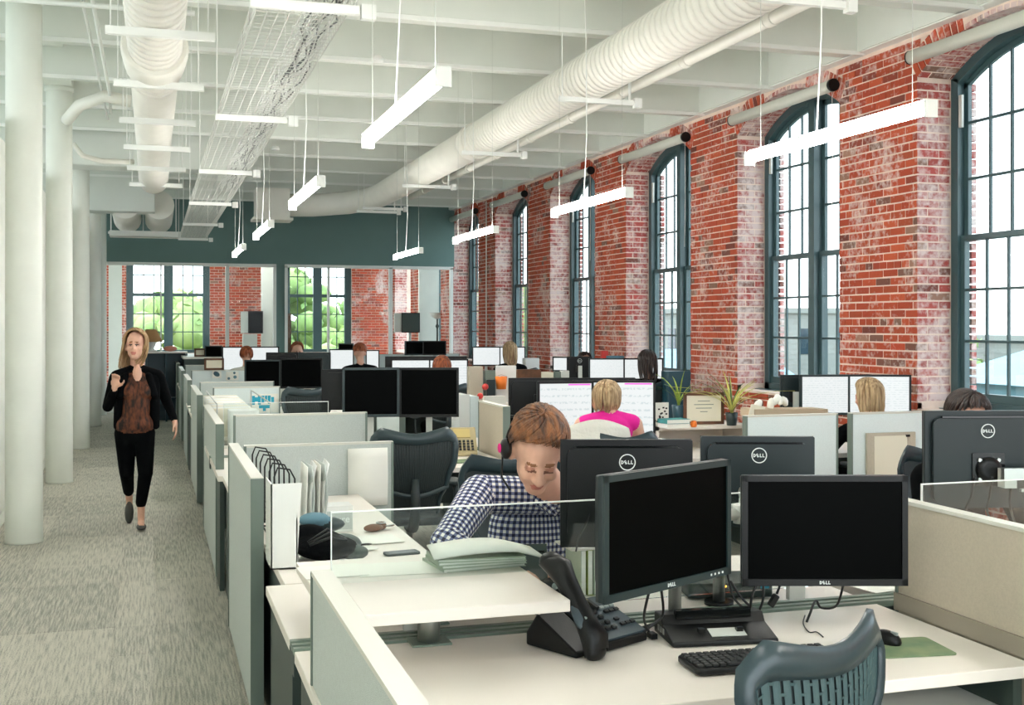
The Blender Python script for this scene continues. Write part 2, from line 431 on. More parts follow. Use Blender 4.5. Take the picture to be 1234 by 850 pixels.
# ================================================================== THE SETTING
WX = 6.10          # inner face of the brick wall
BH = 0.0705        # brick course
PITCH = 3.12
NEAR0 = 8.265      # near edge of the pier between the first two windows in view
PW = 1.14          # pier width
ZSP, RISE, ZSILL, ZTOP = 3.77, 0.30, 1.0, 4.14
WINS = [(NEAR0 + PW + PITCH * (k - 1), NEAR0 + PITCH * k) for k in range(-1, 8)]   # openings (Y0, Y1)
def arch(w0, w1, zs, rise, n=12, inset=0.0):
    """points of the arch from (w0, zs) to (w1, zs)"""
    h = (w1 - w0) / 2; c = (w0 + w1) / 2; R = (h * h + rise * rise) / (2 * rise); zc = zs + rise - R
    hh = h - inset; RR = R - inset; a = math.asin(min(1, hh / RR))
    return [(c + RR * math.sin(-a + 2 * a * i / n), zc + RR * math.cos(-a + 2 * a * i / n)) for i in range(n + 1)]
def arch_half(z, h, zs, rise):
    """half width of the opening at height z"""
    if z <= zs: return h
    R = (h * h + rise * rise) / (2 * rise); zc = zs + rise - R; d = z - zc
    return math.sqrt(max(0, R * R - d * d)) if d < R else 0

Y_BACK, Y_FAR = 23.8, 30.2
# floor
floor = S(MB().box((-6, -4, -0.2), (6.2, Y_FAR + 0.2, -0.006)).build('floor', 'carpet'))
tm = None
for i in range(-5, 1):
    for j in range(0, 46):
        x0 = 0.40 + i * 0.6 - 0.6 + 0.6; y0 = 0.3 + j * 0.6
        if x0 < -2.7 or x0 > 0.5 or j > 34: continue
        if tm is None: tm = bev(MB().box((0.001, 0.001, -0.006), (0.599, 0.599, 0)).build('carpet_tile', 'carpet', floor), 0.001, 1); t_ = tm
        else: t_ = tm.copy(); C.objects.link(t_)
        t_.location = (x0, y0, random.uniform(-0.0006, 0.0006))
MB().box((0.999, -4, -0.006), (6.1, Y_BACK, 0)).build('carpet_field', 'carpet', floor)

# ceiling: deck, cross beams, girder over the columns
ceiling = S(MB().box((-6, -4, 4.56), (7, Y_FAR + 0.3, 4.75)).build('ceiling', 'ceiling_white'))
bmesh_beam = None
for k in range(-7, 13):
    y = 10.5 + 1.56 * k
    if bmesh_beam is None:
        bmesh_beam = bev(MB().box((-6, 0, 4.13), (6.1, 0.26, 4.57)).build('beam', 'ceiling_white', ceiling), 0.01, 1); b_ = bmesh_beam
    else: b_ = bmesh_beam.copy(); C.objects.link(b_)
    b_.location = (0, y, 0)
    s_ = MB().box((-5.9, 0, 4.10), (6.05, 0.02, 4.135)).build('beam_lip', 'steel_white', b_)
MB().box((-1.09, -4, 4.40), (-0.82, Y_FAR, 4.56)).build('girder', 'ceiling_white', ceiling)
MB().box((5.98, -4, 4.13), (6.12, Y_BACK, 4.56)).build('wall_plate', 'ceiling_white', ceiling)
bev(MB().box((-5.9, 15.75, 3.74), (1.15, 16.25, 4.5)).build('soffit', 'ceiling_white', ceiling), 0.01, 1)
bev(MB().box((-5.9, 19.9, 3.55), (0.05, 20.4, 4.5)).build('soffit', 'ceiling_white', ceiling), 0.01, 1)

# right wall: mortar core
wall_r = struct('wall_right')
core = MB()
XB = 6.107
yst = -4.0
for (y0, y1) in WINS:
    core.box((XB, yst, 0), (6.62, y0, ZTOP + 0.4))
    core.box((XB, y0, 0), (6.62, y1, ZSILL))
    poly = arch(y0, y1, ZSP, RISE, 16)
    n = len(poly)
    for i in range(n - 1):
        (a, za), (b, zb) = poly[i], poly[i + 1]
        core.prism([(a, za), (b, zb), (b, ZTOP + 0.4), (a, ZTOP + 0.4)], XB, 6.62, ax=0)
    yst = y1
core.box((XB, yst, 0), (6.62, Y_FAR + 0.3, ZTOP + 0.4))
core.build('mortar_core', 'mortar', wall_r)
# bricks: (x0,y0,z0,x1,y1,z1) boxes
near_b, near_w, fld, fldw = [], [], MB(), MB()
def brick(a, b, washed, rank):
    (near_w if washed else near_b).append((rank, a, b))
MJ = 0.0135
def runs(y0, y1, z, c, washed=False):
    """one course between y0 and y1 on the inner face"""
    L = 0.208; off = (c % 2) * L / 2 + (L * 0.25 if c % 7 == 3 else 0); LL = L / 2 if c % 7 == 3 else L
    k0 = math.floor((y0 - off) / LL)
    y = off + k0 * LL
    while y < y1:
        a = max(y0, y + MJ / 2); b = min(y1, y + LL - MJ / 2)
        if b - a > 0.03:
            p = random.uniform(-0.004, 0.003); dz = random.uniform(-0.0015, 0.0015)
            yield (WX + p, a, z + MJ / 2 + dz), (WX + 0.05, b, z + BH - MJ / 2 + dz)
        y += LL
allb = []
nc = int(ZTOP / BH)
for c in range(nc):
    z = c * BH; zm = z + BH / 2
    segs = []; ys = 1.0
    for (y0, y1) in WINS:
        cen = (y0 + y1) / 2; h = (y1 - y0) / 2
        if y1 < 1.2: continue
        if zm < ZSILL: continue
        hw = arch_half(zm, h, ZSP, RISE)
        if zm > ZSP - 0.01:
            R_ = (h * h + RISE * RISE) / (2 * RISE); zc_ = ZSP + RISE - R_; am_ = math.asin(h / R_); zk = ZSP + 0.205 * math.cos(am_)
            hw = h + max(0, zm - ZSP) * math.tan(am_) if zm < zk else math.sqrt(max(0, (R_ + 0.205) ** 2 - (zm - zc_) ** 2))
        if hw <= 0: continue
        segs.append((ys, cen - hw)); ys = cen + hw
    segs.append((ys, Y_FAR))
    for (a, b) in segs:
        for q in runs(a, b, z, c): allb.append(q)
# arch rings (radial bricks) and jamb / soffit bricks
ringb = []
def obrick(mb, c, d, R=None): mb.cbox(c, d, R)
JX0, JX1 = 6.10, 6.44
jam = []
for wi, (y0, y1) in enumerate(WINS):
    if y1 < 1: continue
    h = (y1 - y0) / 2; cen = (y0 + y1) / 2; R = (h * h + RISE * RISE) / (2 * RISE); zc = ZSP + RISE - R; am = math.asin(h / R)
    nr = int(2 * am * R / 0.0705)
    for k in range(nr):
        a = -am + 2 * am * (k + 0.5) / nr
        cc = Vector((WX + 0.025 + random.uniform(-0.004, 0.003), cen + (R + 0.1) * math.sin(a), zc + (R + 0.1) * math.cos(a)))
        if cc.z + 0.09 > ZTOP: cc2 = None
        ringb.append((cc, (0.05, 0.058, 0.195), Matrix.Rotation(-a, 3, 'X'), wi))
    # soffit bricks, running along the depth
    for k in range(nr):
        a = -am + 2 * am * (k + 0.5) / nr
        xs = JX0 + 0.006; o = (k % 2) * 0.1
        for (xa, xb) in ([(6.106, 6.30), (6.312, 6.44)] if k % 2 else [(6.106, 6.20), (6.212, 6.41), (6.42, 6.46)]):
            cc = Vector(((xa + xb) / 2, cen + (R + 0.016) * math.sin(a), zc + (R + 0.016) * math.cos(a)))
            jam.append((cc, (xb - xa, 0.058, 0.04), Matrix.Rotation(-a, 3, 'X'), wi))
    for c in range(int(ZSILL / BH) + 1, int(ZSP / BH) + 1):
        z = c * BH + BH / 2
        if z > ZSP: continue
        for (yy, sg) in ((y1, 1), (y0, -1)):
            for (xa, xb) in ([(6.106, 6.20), (6.212, 6.42)] if c % 2 else [(6.106, 6.31), (6.322, 6.43)]):
                jam.append((Vector(((xa + xb) / 2, yy + sg * (0.016 + random.uniform(-0.003, 0.003)), z)), (xb - xa, 0.04, BH - MJ), None, wi))
        # outer reveal
        for (yy, sg) in ((y1, 1), (y0, -1)):
            jam.append((Vector((6.62, yy - sg * 0.03, z)), (0.05, 0.07, BH - MJ), None, -9))
# 300 nearest in view are objects of their own: the pier between the two nearest windows
cnt = 0
shared = {}
def brick_obj(lo, hi, washed):
    d = [round(hi[i] - lo[i], 2) for i in range(3)]
    key = (round(d[1], 2), washed)
    if key not in shared:
        L = max(0.03, hi[1] - lo[1])
        o = bev(MB().cbox((0, 0, 0), (0.05, L, BH - MJ)).build('brick', 'brick_washed' if washed else 'brick_red', wall_r), 0.003, 1)
        shared[key] = o
    else:
        o = shared[key].copy(); C.objects.link(o)
    o.location = ((lo[0] + 0.025), (lo[1] + hi[1]) / 2, (lo[2] + hi[2]) / 2)
    return o
for (lo, hi) in allb:
    ym = (lo[1] + hi[1]) / 2
    if NEAR0 <= ym <= NEAR0 + PW and lo[2] > 1.15 and lo[2] < 3.95 and cnt < 232:
        brick_obj(lo, hi, False); cnt += 1
    else: fld.box(lo, hi)
jcnt = 0; jsh = {}
for (cc, d, R, wi) in jam:
    if wi == 1 and R is None and cc.y > NEAR0 - 0.05 and cc.z > 1.3 and jcnt < 66:
        k = round(d[0], 3)
        if k not in jsh: jsh[k] = MB().cbox((0, 0, 0), d).build('brick', 'brick_washed', wall_r); o = jsh[k]
        else: o = jsh[k].copy(); C.objects.link(o)
        o.location = cc; jcnt += 1
    else: obrick(fldw, cc, d, R)
for (cc, d, R, wi) in ringb:
    if cc.z + 0.02 < ZTOP: obrick(fld, cc, d, R)
fo = fld.build('brick_field', 'brick_red', wall_r, fix=False); fo['kind'] = 'stuff'
fo = fldw.build('jamb_brick_field', 'brick_washed', wall_r, fix=False); fo['kind'] = 'stuff'
MB().box((6.0, -4, 4.12), (6.13, Y_BACK, 4.15)).build('picture_rail', 'steel_white', wall_r)

# windows in the right wall
pane_shared = {}
def make_window(idx, y0, y1):
    w = struct('window_%d' % idx)
    cen = (y0 + y1) / 2; X0 = 6.44
    # casing with arched head
    m = MB(); t = 0.085
    m.box((X0, y0, ZSILL), (X0 + 0.12, y0 + t, ZSP)); m.box((X0, y1 - t, ZSILL), (X0 + 0.12, y1, ZSP))
    m.box((X0, y0, ZSILL), (X0 + 0.12, y1, ZSILL + 0.07))
    o = arch(y0, y1, ZSP, RISE, 16); i_ = arch(y0, y1, ZSP, RISE, 16, inset=t)
    for k in range(16): m.prism([o[k], o[k + 1], i_[k + 1], i_[k]], X0, X0 + 0.12, ax=0)
    m.build('casing', 'window_paint', w)
    MB().box((X0 - 0.03, cen - 0.055, ZSILL + 0.05), (X0 + 0.13, cen + 0.055, ZSP + RISE - t)).build('mullion', 'window_paint', w)
    m = MB().box((X0 - 0.12, y0 - 0.0, ZSILL - 0.04), (X0 + 0.02, y1, ZSILL + 0.005)); m.build('sill', 'window_paint', w)
    zmeet = 2.42; hh = (y1 - y0) / 2 - t
    def top(y):
        R = (((y1 - y0) / 2) ** 2 + RISE ** 2) / (2 * RISE); zc = ZSP + RISE - R; RR = R - t
        return zc + math.sqrt(RR * RR - (y - cen) ** 2)
    for (a, b) in ((y0 + t, cen - 0.055), (cen + 0.055, y1 - t)):
        for (za, zb, xo, nm) in ((ZSILL + 0.07, zmeet + 0.03, 0.03, 'lower'), (zmeet - 0.02, None, 0.065, 'upper')):
            s = MB(); f = 0.05; X = X0 + xo
            if zb is not None:
                s.box((X, a, za), (X + 0.035, a + f, zb)).box((X, b - f, za), (X + 0.035, b, zb))
                s.box((X, a + f, za), (X + 0.035, b - f, za + 0.07)).box((X, a + f, zb - 0.045), (X + 0.035, b - f, zb))
                ztop = lambda y: zb - 0.045
                z0 = za + 0.07
            else:
                s.box((X, a, za), (X + 0.035, a + f, top(a) )).box((X, b - f, za), (X + 0.035, b, top(b)))
                s.box((X, a + f, za), (X + 0.035, b - f, za + 0.05))
                for k in range(6):
                    p = a + (b - a) * k / 6; q = a + (b - a) * (k + 1) / 6
                    s.prism([(p, top(p) - 0.05), (q, top(q) - 0.05), (q, top(q) + 0.01), (p, top(p) + 0.01)], X, X + 0.035, ax=0)
                ztop = lambda y: top(y) - 0.05
                z0 = za + 0.05
            so = s.build('sash', 'window_paint', w)
            ya, yb = a + f, b - f; cw = (yb - ya) / 3
            rows = [z0 + (zmeet - z0) * r / 3 for r in range(3)] if zb is not None else [z0 + 0.47 * r for r in range(3)]
            mu = MB()
            for k in (1, 2): mu.box((X + 0.008, ya + k * cw - 0.011, z0), (X + 0.028, ya + k * cw + 0.011, ztop(ya + k * cw)))
            for r in rows[1:]: mu.box((X + 0.006, ya, r - 0.011), (X + 0.03, yb, r + 0.011))
            mu.build('muntin', 'window_paint', so)
            for r, zr in enumerate(rows):
                for k in range(3):
                    pa, pb = ya + k * cw + 0.011, ya + (k + 1) * cw - 0.011
                    zt = rows[r + 1] - 0.011 if r < 2 else None
                    if zt is not None or zb is not None:
                        zt = zt if zt is not None else ztop(pa)
                        key = (round(pb - pa, 3), round(zt - zr, 3))
                        if key not in pane_shared:
                            p = MB().box((-0.002, -(pb - pa) / 2, 0), (0.002, (pb - pa) / 2, zt - zr)).build('pane', 'pane_glass', so); pane_shared[key] = p
                        else: p = pane_shared[key].copy(); C.objects.link(p); p.parent = so
                        p.location = (X + 0.018, (pa + pb) / 2, zr)
                    else:
                        MB().prism([(pa, zr), (pb, zr), (pb, ztop(pb)), (pa, ztop(pa))], X + 0.016, X + 0.020, ax=0).build('pane', 'pane_glass', so)
    if idx in (2, 3, 4, 5):
        m = MB().box((X0 + 0.0, y1 - t - 0.05, 3.35), (X0 + 0.02, y1 - t - 0.01, 3.62)); m.build('sash_lock', 'silver_paint', w)
n_ = 1
for (y0, y1) in WINS[0:8]:
    make_window(n_, y0, y1); n_ += 1

# roller blinds over each window
bl = None
LB = ['over the nearest arched window at the right edge', 'over the second arched window', 'over the third arched window, behind the long pendant', 'over the fourth arched window', 'over the fifth arched window', 'over the farthest arched window by the teal wall']
for k, (y0, y1) in enumerate(WINS[1:7]):
    lab = 'grey roller blind with black end ' + LB[k]
    if bl is None:
        bl = thing('roller_blind', lab, 'blind', (6.04, y0 + 0.03, 3.93), group='roller blinds along the brick wall')
        m = MB(); m.rbox((0, 0.98, 0), (0.10, 1.94, 0.11), 0.045, ax=1); m.build('housing', 'panel_cap', bl)
        MB().lathe([(0.058, 0), (0.06, 0.004), (0.06, 0.035), (0.055, 0.04)], (0, -0.035, 0), 20, axis=1).build('end_cap', 'black_plastic', bl)
        MB().rbox((0, 1.955, 0), (0.105, 0.012, 0.115), 0.045, ax=1).build('end_cap', 'black_plastic', bl)
        MB().tube([(0.0, 0.0, -0.06), (0.005, 0.0, -0.7), (0.0, 0.01, -1.3)], 0.003, 5).build('pull_chain', 'steel_white', bl)
    else: dup(bl, loc=(6.04, y0 + 0.03, 3.93), label=lab)

# left partition wall (lower than the ceiling), columns
wl = S(MB().box((-1.38, -4, 0), (-1.23, Y_BACK, 3.3)).build('wall_left', 'wall_white'))
MB().box((-1.225, -4, 0), (-1.215, Y_BACK, 0.10)).build('baseboard_left', 'wall_white')['kind'] = 'structure'
CL = ['nearest thick', 'second', 'third', 'fourth', 'farthest']
colY = [9.83, 13.45, 17.05, 20.75, 23.35]
cb = None
for k, y in enumerate(colY):
    lab = '%s round white iron column in the row along the left aisle' % CL[k]
    if cb is None:
        cb = thing('column', lab, 'column', (-0.957, y, 0), group='white columns along the aisle')
        MB().lathe([(0.145, 0), (0.14, 0.02), (0.138, 1.5), (0.134, 4.2), (0.134, 4.25)], seg=32).build('shaft', 'column_white', cb)
        m = MB(); m.lathe([(0.134, 4.22), (0.15, 4.23), (0.15, 4.25), (0.15, 4.27)], seg=24).build('capital', 'column_white', cb)
        MB().prism([(-0.20, 4.27), (0.20, 4.27), (0.50, 4.40), (-0.50, 4.40)], -0.14, 0.14, ax=0).build('bolster', 'column_white', cb)
    else: dup(cb, loc=(-0.957, y, 0), label=lab)

# outer enclosure beyond the partition and behind the camera (unseen walls, openings added to let in sky light)
def band_wall(name, a, b, axis, fixed, th, zs=0.9, zt=3.6, n=6, pier=0.5):
    m = MB()
    def bx(u0, u1, z0, z1):
        if axis == 'y': m.box((fixed, u0, z0), (fixed + th, u1, z1))
        else: m.box((u0, fixed, z0), (u1, fixed + th, z1))
    bx(a, b, 0, zs); bx(a, b, zt, 4.75); step = (b - a) / n
    for k in range(n + 1): bx(max(a, a + k * step - pier / 2), min(b, a + k * step + pier / 2), zs, zt)
    return S(m.build(name, 'wall_white'))
band_wall('wall_outer_left', -4, Y_FAR, 'y', -6.2, 0.2, n=9, zs=0.4, zt=4.1)
band_wall('wall_rear', -6, 6.9, 'x', -4.2, 0.2, n=4, zs=0.3, zt=4.1)

# teal end wall with glazed openings
wb_ = struct('wall_back')
m = MB(); m.box((-1.23, Y_BACK, 2.93), (6.1, Y_BACK + 0.12, 4.57)).build('upper_wall', 'teal_wall', wb_)
gx = [atY(x, 400, Y_BACK).x for x in (131, 333, 343, 546)]
MB().box((gx[1], Y_BACK, 0), (gx[2], Y_BACK + 0.12, 2.93)).build('pillar', 'teal_wall', wb_)
m = MB()
for (a, b) in ((gx[0] - 0.3, gx[1]), (gx[2], gx[3])):
    m.box((a, Y_BACK - 0.02, 2.87), (b, Y_BACK + 0.10, 2.93)); m.box((a, Y_BACK - 0.02, 0), (b, Y_BACK + 0.10, 0.1))
    m.box((b - 0.06, Y_BACK - 0.02, 0), (b, Y_BACK + 0.10, 2.9)); m.box((a, Y_BACK - 0.02, 0), (a + 0.06, Y_BACK + 0.10, 2.9))
for (x, w_) in ((194, 0.03), (274, 0.07), (396, 0.04), (471, 0.07)):
    X = atY(x, 400, Y_BACK).x; m.box((X - w_ / 2, Y_BACK - 0.02, 0), (X + w_ / 2, Y_BACK + 0.10, 2.9))
m.build('glazing_frame', 'steel_white', wb_)
xs = [gx[0] - 0.25] + [atY(x, 400, Y_BACK).x for x in (194, 274, 333)]
for a, b in zip(xs[:-1], xs[1:]): MB().box((a + 0.02, Y_BACK + 0.03, 0.1), (b - 0.02, Y_BACK + 0.04, 2.88)).build('pane', 'pane_glass', wb_)
xs = [atY(x, 400, Y_BACK).x for x in (343, 396, 471, 546)]
for a, b in zip(xs[:-1], xs[1:]): MB().box((a + 0.02, Y_BACK + 0.03, 0.1), (b - 0.02, Y_BACK + 0.04, 2.88)).build('pane', 'pane_glass', wb_)

# far exterior wall, brick with two big windows
wf = struct('wall_far')
FX = [atY(x, 400, Y_FAR).x for x in (152, 253, 342, 424)]
m = MB()
for (a, b) in ((-6, FX[0]), (FX[1], FX[2]), (FX[3], 6.4)): m.box((a, Y_FAR + 0.012, 0), (b, Y_FAR + 0.4, 4.6))
for (a, b) in ((FX[0], FX[1]), (FX[2], FX[3])): m.box((a, Y_FAR + 0.012, 0), (b, Y_FAR + 0.4, 1.0)); m.box((a, Y_FAR + 0.012, 3.7), (b, Y_FAR + 0.4, 4.6))
m.build('mortar_core', 'mortar', wf)
m = MB()
for c in range(int(4.2 / BH)):
    z = c * BH
    segs = [(FX[1], FX[2]), (FX[3], 6.1), (-2, FX[0])] if z > 0.96 else [(-2, 6.1)]
    for (a, b) in segs:
        x = a + (c % 2) * 0.104 - 0.104
        while x < b:
            p, q = max(a, x + MJ / 2), min(b, x + 0.208 - MJ / 2)
            if q - p > 0.03: m.box((p, Y_FAR + random.uniform(-0.004, 0.003), z + MJ / 2), (q, Y_FAR + 0.05, z + BH - MJ / 2))
            x += 0.208
o = m.build('brick_field', 'brick_red', wf, fix=False); o['kind'] = 'stuff'
for i, (a, b) in enumerate(((FX[0], FX[1]), (FX[2], FX[3]))):
    w = struct('window_%d' % (8 + i)); Y = Y_FAR + 0.12; m = MB(); t = 0.17
    c_ = (a + b) / 2 + (0.0)
    m.box((a, Y, 1.0), (a + t, Y + 0.12, 3.7)).box((b - t, Y, 1.0), (b, Y + 0.12, 3.7)).box((a, Y, 1.0), (b, Y + 0.12, 1.08)).box((a, Y, 3.6), (b, Y + 0.12, 3.7)).build('casing', 'window_paint', w)
    MB().box((c_ - 0.11, Y - 0.02, 1.0), (c_ + 0.11, Y + 0.13, 3.7)).build('mullion', 'window_paint', w)
    for (p, q) in ((a + t, c_ - 0.11), (c_ + 0.11, b - t)):
        s = MB().box((p, Y + 0.03, 2.42), (q, Y + 0.07, 2.5)).build('sash', 'window_paint', w)
        mu = MB(); nn = 3
        for k in range(1, nn): X = p + (q - p) * k / nn; mu.box((X - 0.012, Y + 0.035, 1.08), (X + 0.012, Y + 0.06, 3.6))
        for z in (1.53, 1.98, 2.95): mu.box((p, Y + 0.035, z - 0.012), (q, Y + 0.06, z + 0.012))
        mu.build('muntin', 'window_paint', s)
        zz = [1.08, 1.53, 1.98, 2.46, 2.95, 3.6]
        for k in range(nn):
            for j in range(5):
                MB().box((p + (q - p) * k / nn + 0.012, Y + 0.046, zz[j] + 0.012), (p + (q - p) * (k + 1) / nn - 0.012, Y + 0.05, zz[j + 1] - 0.012)).build('pane', 'pane_glass', s)
# white partitions inside the far rooms
pw = [atY(x, 400, 28.0).x for x in (310, 330)]
S(MB().box((pw[0], 26.9, 0), (pw[1], 27.0, 4.2)).build('wall_far_room', 'wall_white'))
pw = [atY(x, 400, 26.0).x for x in (505, 529)]
S(MB().box((pw[0], 26.0, 0), (pw[1], 26.08, 4.2)).build('wall_meeting_room', 'wall_white'))
pw = [atY(x, 400, 27.5).x for x in (131, 147)]
S(MB().box((pw[0], 27.4, 0), (pw[1], 27.5, 4.2)).build('wall_corner', 'wall_white'))

# ================================================================== OUTSIDE
S(MB().box((-60, -40, -5.2), (140, 160, -5.0)).build('ground', 'ground_out'))
def building(name, label, x0, y0, x1, y1, zt, wm, rm, ridge='x', rise=1.5):
    b = thing(name, label, 'building', ((x0 + x1) / 2, (y0 + y1) / 2, -5))
    o = b.location
    MB(o).box((x0, y0, -5), (x1, y1, zt)).build('wall', wm, b)
    m = MB(o)
    if ridge == 'x': m.prism([(y0 - 0.3, zt), (y1 + 0.3, zt), ((y0 + y1) / 2, zt + rise)], x0 - 0.3, x1 + 0.3, ax=0)
    elif ridge == 'y': m.prism([(x0 - 0.3, zt), (x1 + 0.3, zt), ((x0 + x1) / 2, zt + rise)], y0 - 0.3, y1 + 0.3, ax=1)
    else: m.box((x0 - 0.2, y0 - 0.2, zt), (x1 + 0.2, y1 + 0.2, zt + 0.3))
    m.build('roof', rm, b)
    m = MB(o)
    z = zt - 0.3
    while z > zt - 4:
        m.box((x0 - 0.02, y0, z), (x0, y1, z + 0.02)); m.box((x0, y0 - 0.02, z), (x1, y0, z + 0.02)); z -= 0.3
    m.build('siding_line', wm, b)
    k = 0
    y = y0 + 1
    while y < y1 - 1.2 and k < 8:
        MB(o).box((x0 - 0.06, y, zt - 2.4), (x0 - 0.01, y + 1, zt - 0.9)).build('window', 'glass_dark', b); y += 2.6; k += 1
    x = x0 + 1; k = 0
    while x < x1 - 1.2 and k < 8:
        MB(o).box((x, y0 - 0.06, zt - 2.4), (x + 1, y0 - 0.01, zt - 0.9)).build('window', 'glass_dark', b); x += 2.6; k += 1
    return b
building('house', 'pale blue clapboard house with a blue roof seen low through the nearest window', 20, 14, 32, 26, 0.25, 'clapboard', 'roof_blue', 'y', 1.5)
building('apartment_block', 'long pale flat roofed block behind the blue roofed house', 40, 22, 60, 50, 0.9, 'building_pale', 'building_pale', 'flat')
building('warehouse', 'low brick warehouse with a blue roof beyond the second window', 17, 36, 22, 44, -0.6, 'building_brick', 'roof_blue', 'x', 1.4)
building('office_block', 'pale office block far beyond the third window', 30, 60, 44, 76, 2.4, 'building_pale', 'building_pale', 'flat')
building('depot', 'long pale low depot beyond the far windows', -14, 62, 16, 72, -0.9, 'building_pale', 'building_pale', 'flat')
def tree(x, y, z0, h, r, cm, label, grp='trees outside the windows'):
    t = thing('tree', label, 'tree', (x, y, z0), group=grp)
    MB().tube([(0, 0, 0), (0.1, 0, h * 0.4), (0, 0.1, h * 0.8)], [0.25, 0.2, 0.08], 8).build('trunk', 'bark', t)
    m = MB(); rnd = random.Random(int(x * 10 + y))
    for k in range(90):
        a = rnd.uniform(0, 2 * PI); e = rnd.uniform(-0.5, 1); rr = r * (0.55 + 0.45 * rnd.random())
        c_ = Vector((math.cos(a) * rr * math.sqrt(max(0, 1 - e * e)), math.sin(a) * rr * math.sqrt(max(0, 1 - e * e)), h * 0.62 + e * h * 0.36))
        s_ = rnd.uniform(0.35, 0.75) * r / 3
        seg = 6; m.ball(c_, (s_, s_ * rnd.uniform(0.7, 1.2), s_ * rnd.uniform(0.6, 1)), seg, 4)
    o = m.build('crown', cm, t, fix=False); o['kind'] = 'stuff'
    # leaf tufts for a ragged outline
    m = MB()
    for k in range(500):
        a = rnd.uniform(0, 2 * PI); e = rnd.uniform(-0.6, 1); rr = r * rnd.uniform(0.8, 1.12)
        c_ = Vector((math.cos(a) * rr * math.sqrt(max(0, 1 - e * e)), math.sin(a) * rr * math.sqrt(max(0, 1 - e * e)), h * 0.62 + e * h * 0.4))
        s_ = 0.22 * r / 3
        d1 = Vector((rnd.uniform(-1, 1), rnd.uniform(-1, 1), rnd.uniform(-1, 1))) * s_; d2 = Vector((rnd.uniform(-1, 1), rnd.uniform(-1, 1), rnd.uniform(-1, 1))) * s_
        m._add([c_, c_ + d1, c_ + d1 + d2, c_ + d2], [(0, 1, 2, 3)])
    o = m.build('leaf_tuft', cm, t, fix=False); o['kind'] = 'stuff'
    return t
TL = [(-4.6, 43, 6.9, 'leafy green tree at the left of the left far window'), (1.2, 40, 6.3, 'yellow green tree low in the left pane of the left far window'), (4.6, 47, 7.6, 'tall green tree right of the mullion of the left far window'),
      (7.4, 41.0, 5.2, 'green tree behind the far brick pier'), (9.6, 49, 7.1, 'yellow green tree in the left pane of the right far window'), (14.6, 50, 7.4, 'green tree at the right of the right far window')]
for k, (x, y, h, l) in enumerate(TL): tree(x, y, -5, h + 1.3, 3.0, 'tree_b' if k % 2 else 'tree_a', l)
tree(28.5, 38, -5, 6.6, 2.4, 'tree_a', 'round green tree low in the second arched window')
tree(37, 33, -5, 7.6, 2.2, 'tree_b', 'small green tree beyond the blue roofed house')
# ================================================================== CEILING FIXTURES
def pendant(label, x, y):
    p = thing('pendant_lamp', label, 'lamp', (x, y, 2.58), group='linear pendant lamps')
    MB().box((-0.02, 0, 0.028), (0.02, 1.5, 0.036)).build('housing', 'silver_paint', p)
    for yy in (0, 1.5): MB().box((-0.029, yy - 0.006, -0.036), (0.029, yy + 0.006, 0.036)).build('end_cap', 'steel_white', p)
    m = MB(); m.rbox((0, 0.75, 0.004), (0.044, 1.486, 0.046), 0.010, ax=1); m.build('diffuser', 'lamp_glow', p)
    for yy in (0.12, 1.38): MB().tube([(0, yy, 0.03), (0, yy, 1.98)], 0.0015, 5).build('suspension_wire', 'silver_paint', p)
    MB().tube([(0, 0.85, 0.03), (0.02, 0.84, 0.5), (0.0, 0.80, 1.2), (-0.01, 0.84, 1.98)], 0.004, 6).build('power_cord', 'steel_white', p)
    MB().box((-0.02, 0.02, 0.036), (0.02, 1.48, 0.038)).build('uplight', 'lamp_up', p)
    return p
mat('lamp_glow', (255, 252, 247), emit=LAMP); mat('lamp_up', (255, 252, 247), emit=LAMP * 0.45)
PL = {0: ['nearest short bright pendant lamp over the file rack side of the room', 'long pendant lamp crossing the second arched window'],
      1: ['second pendant lamp from the front in the left row, left of the big duct', 'pendant lamp crossing the third and fourth brick piers'],
      2: ['third pendant lamp of the left row, small, before the teal wall', 'pendant lamp touching the corner of teal wall and brick'],
      3: ['smallest pendant lamp of the left row, low before the teal wall', 'smallest pendant lamp of the right row, before the teal wall']}
p0 = None
for k in range(-2, 5):  # pairs behind the camera are unseen, added for more light
    for s_, X in enumerate((0.985, 3.02)):
        if k == 4 and s_ == 0: pass
        y = 4.0 + 3.12 * k
        lab = PL.get(k, ['linear pendant lamp of the %s row, %s behind the camera' % (('left', 'right')[s_], 'farther' if k == -2 else 'nearer')] * 2)[s_]
        if k == 4: continue
        if p0 is None: p0 = pendant(lab, X, y)
        else: dup(p0, loc=(X, y, 2.58), label=lab)
# extra pendants added in the far rooms to brighten them
def far_fill_lamp(label, x, y, z=3.4):
    dup(p0, loc=(x, y, z - 0.2), label=label)
for i, (x, y) in enumerate([(2.0, 25.3), (4.6, 25.3), (0.2, 27.8)]): far_fill_lamp('pendant lamp in the glazed room %s' % ['left of the middle', 'by the brick corner', 'near the table lamp'][i], x, y)

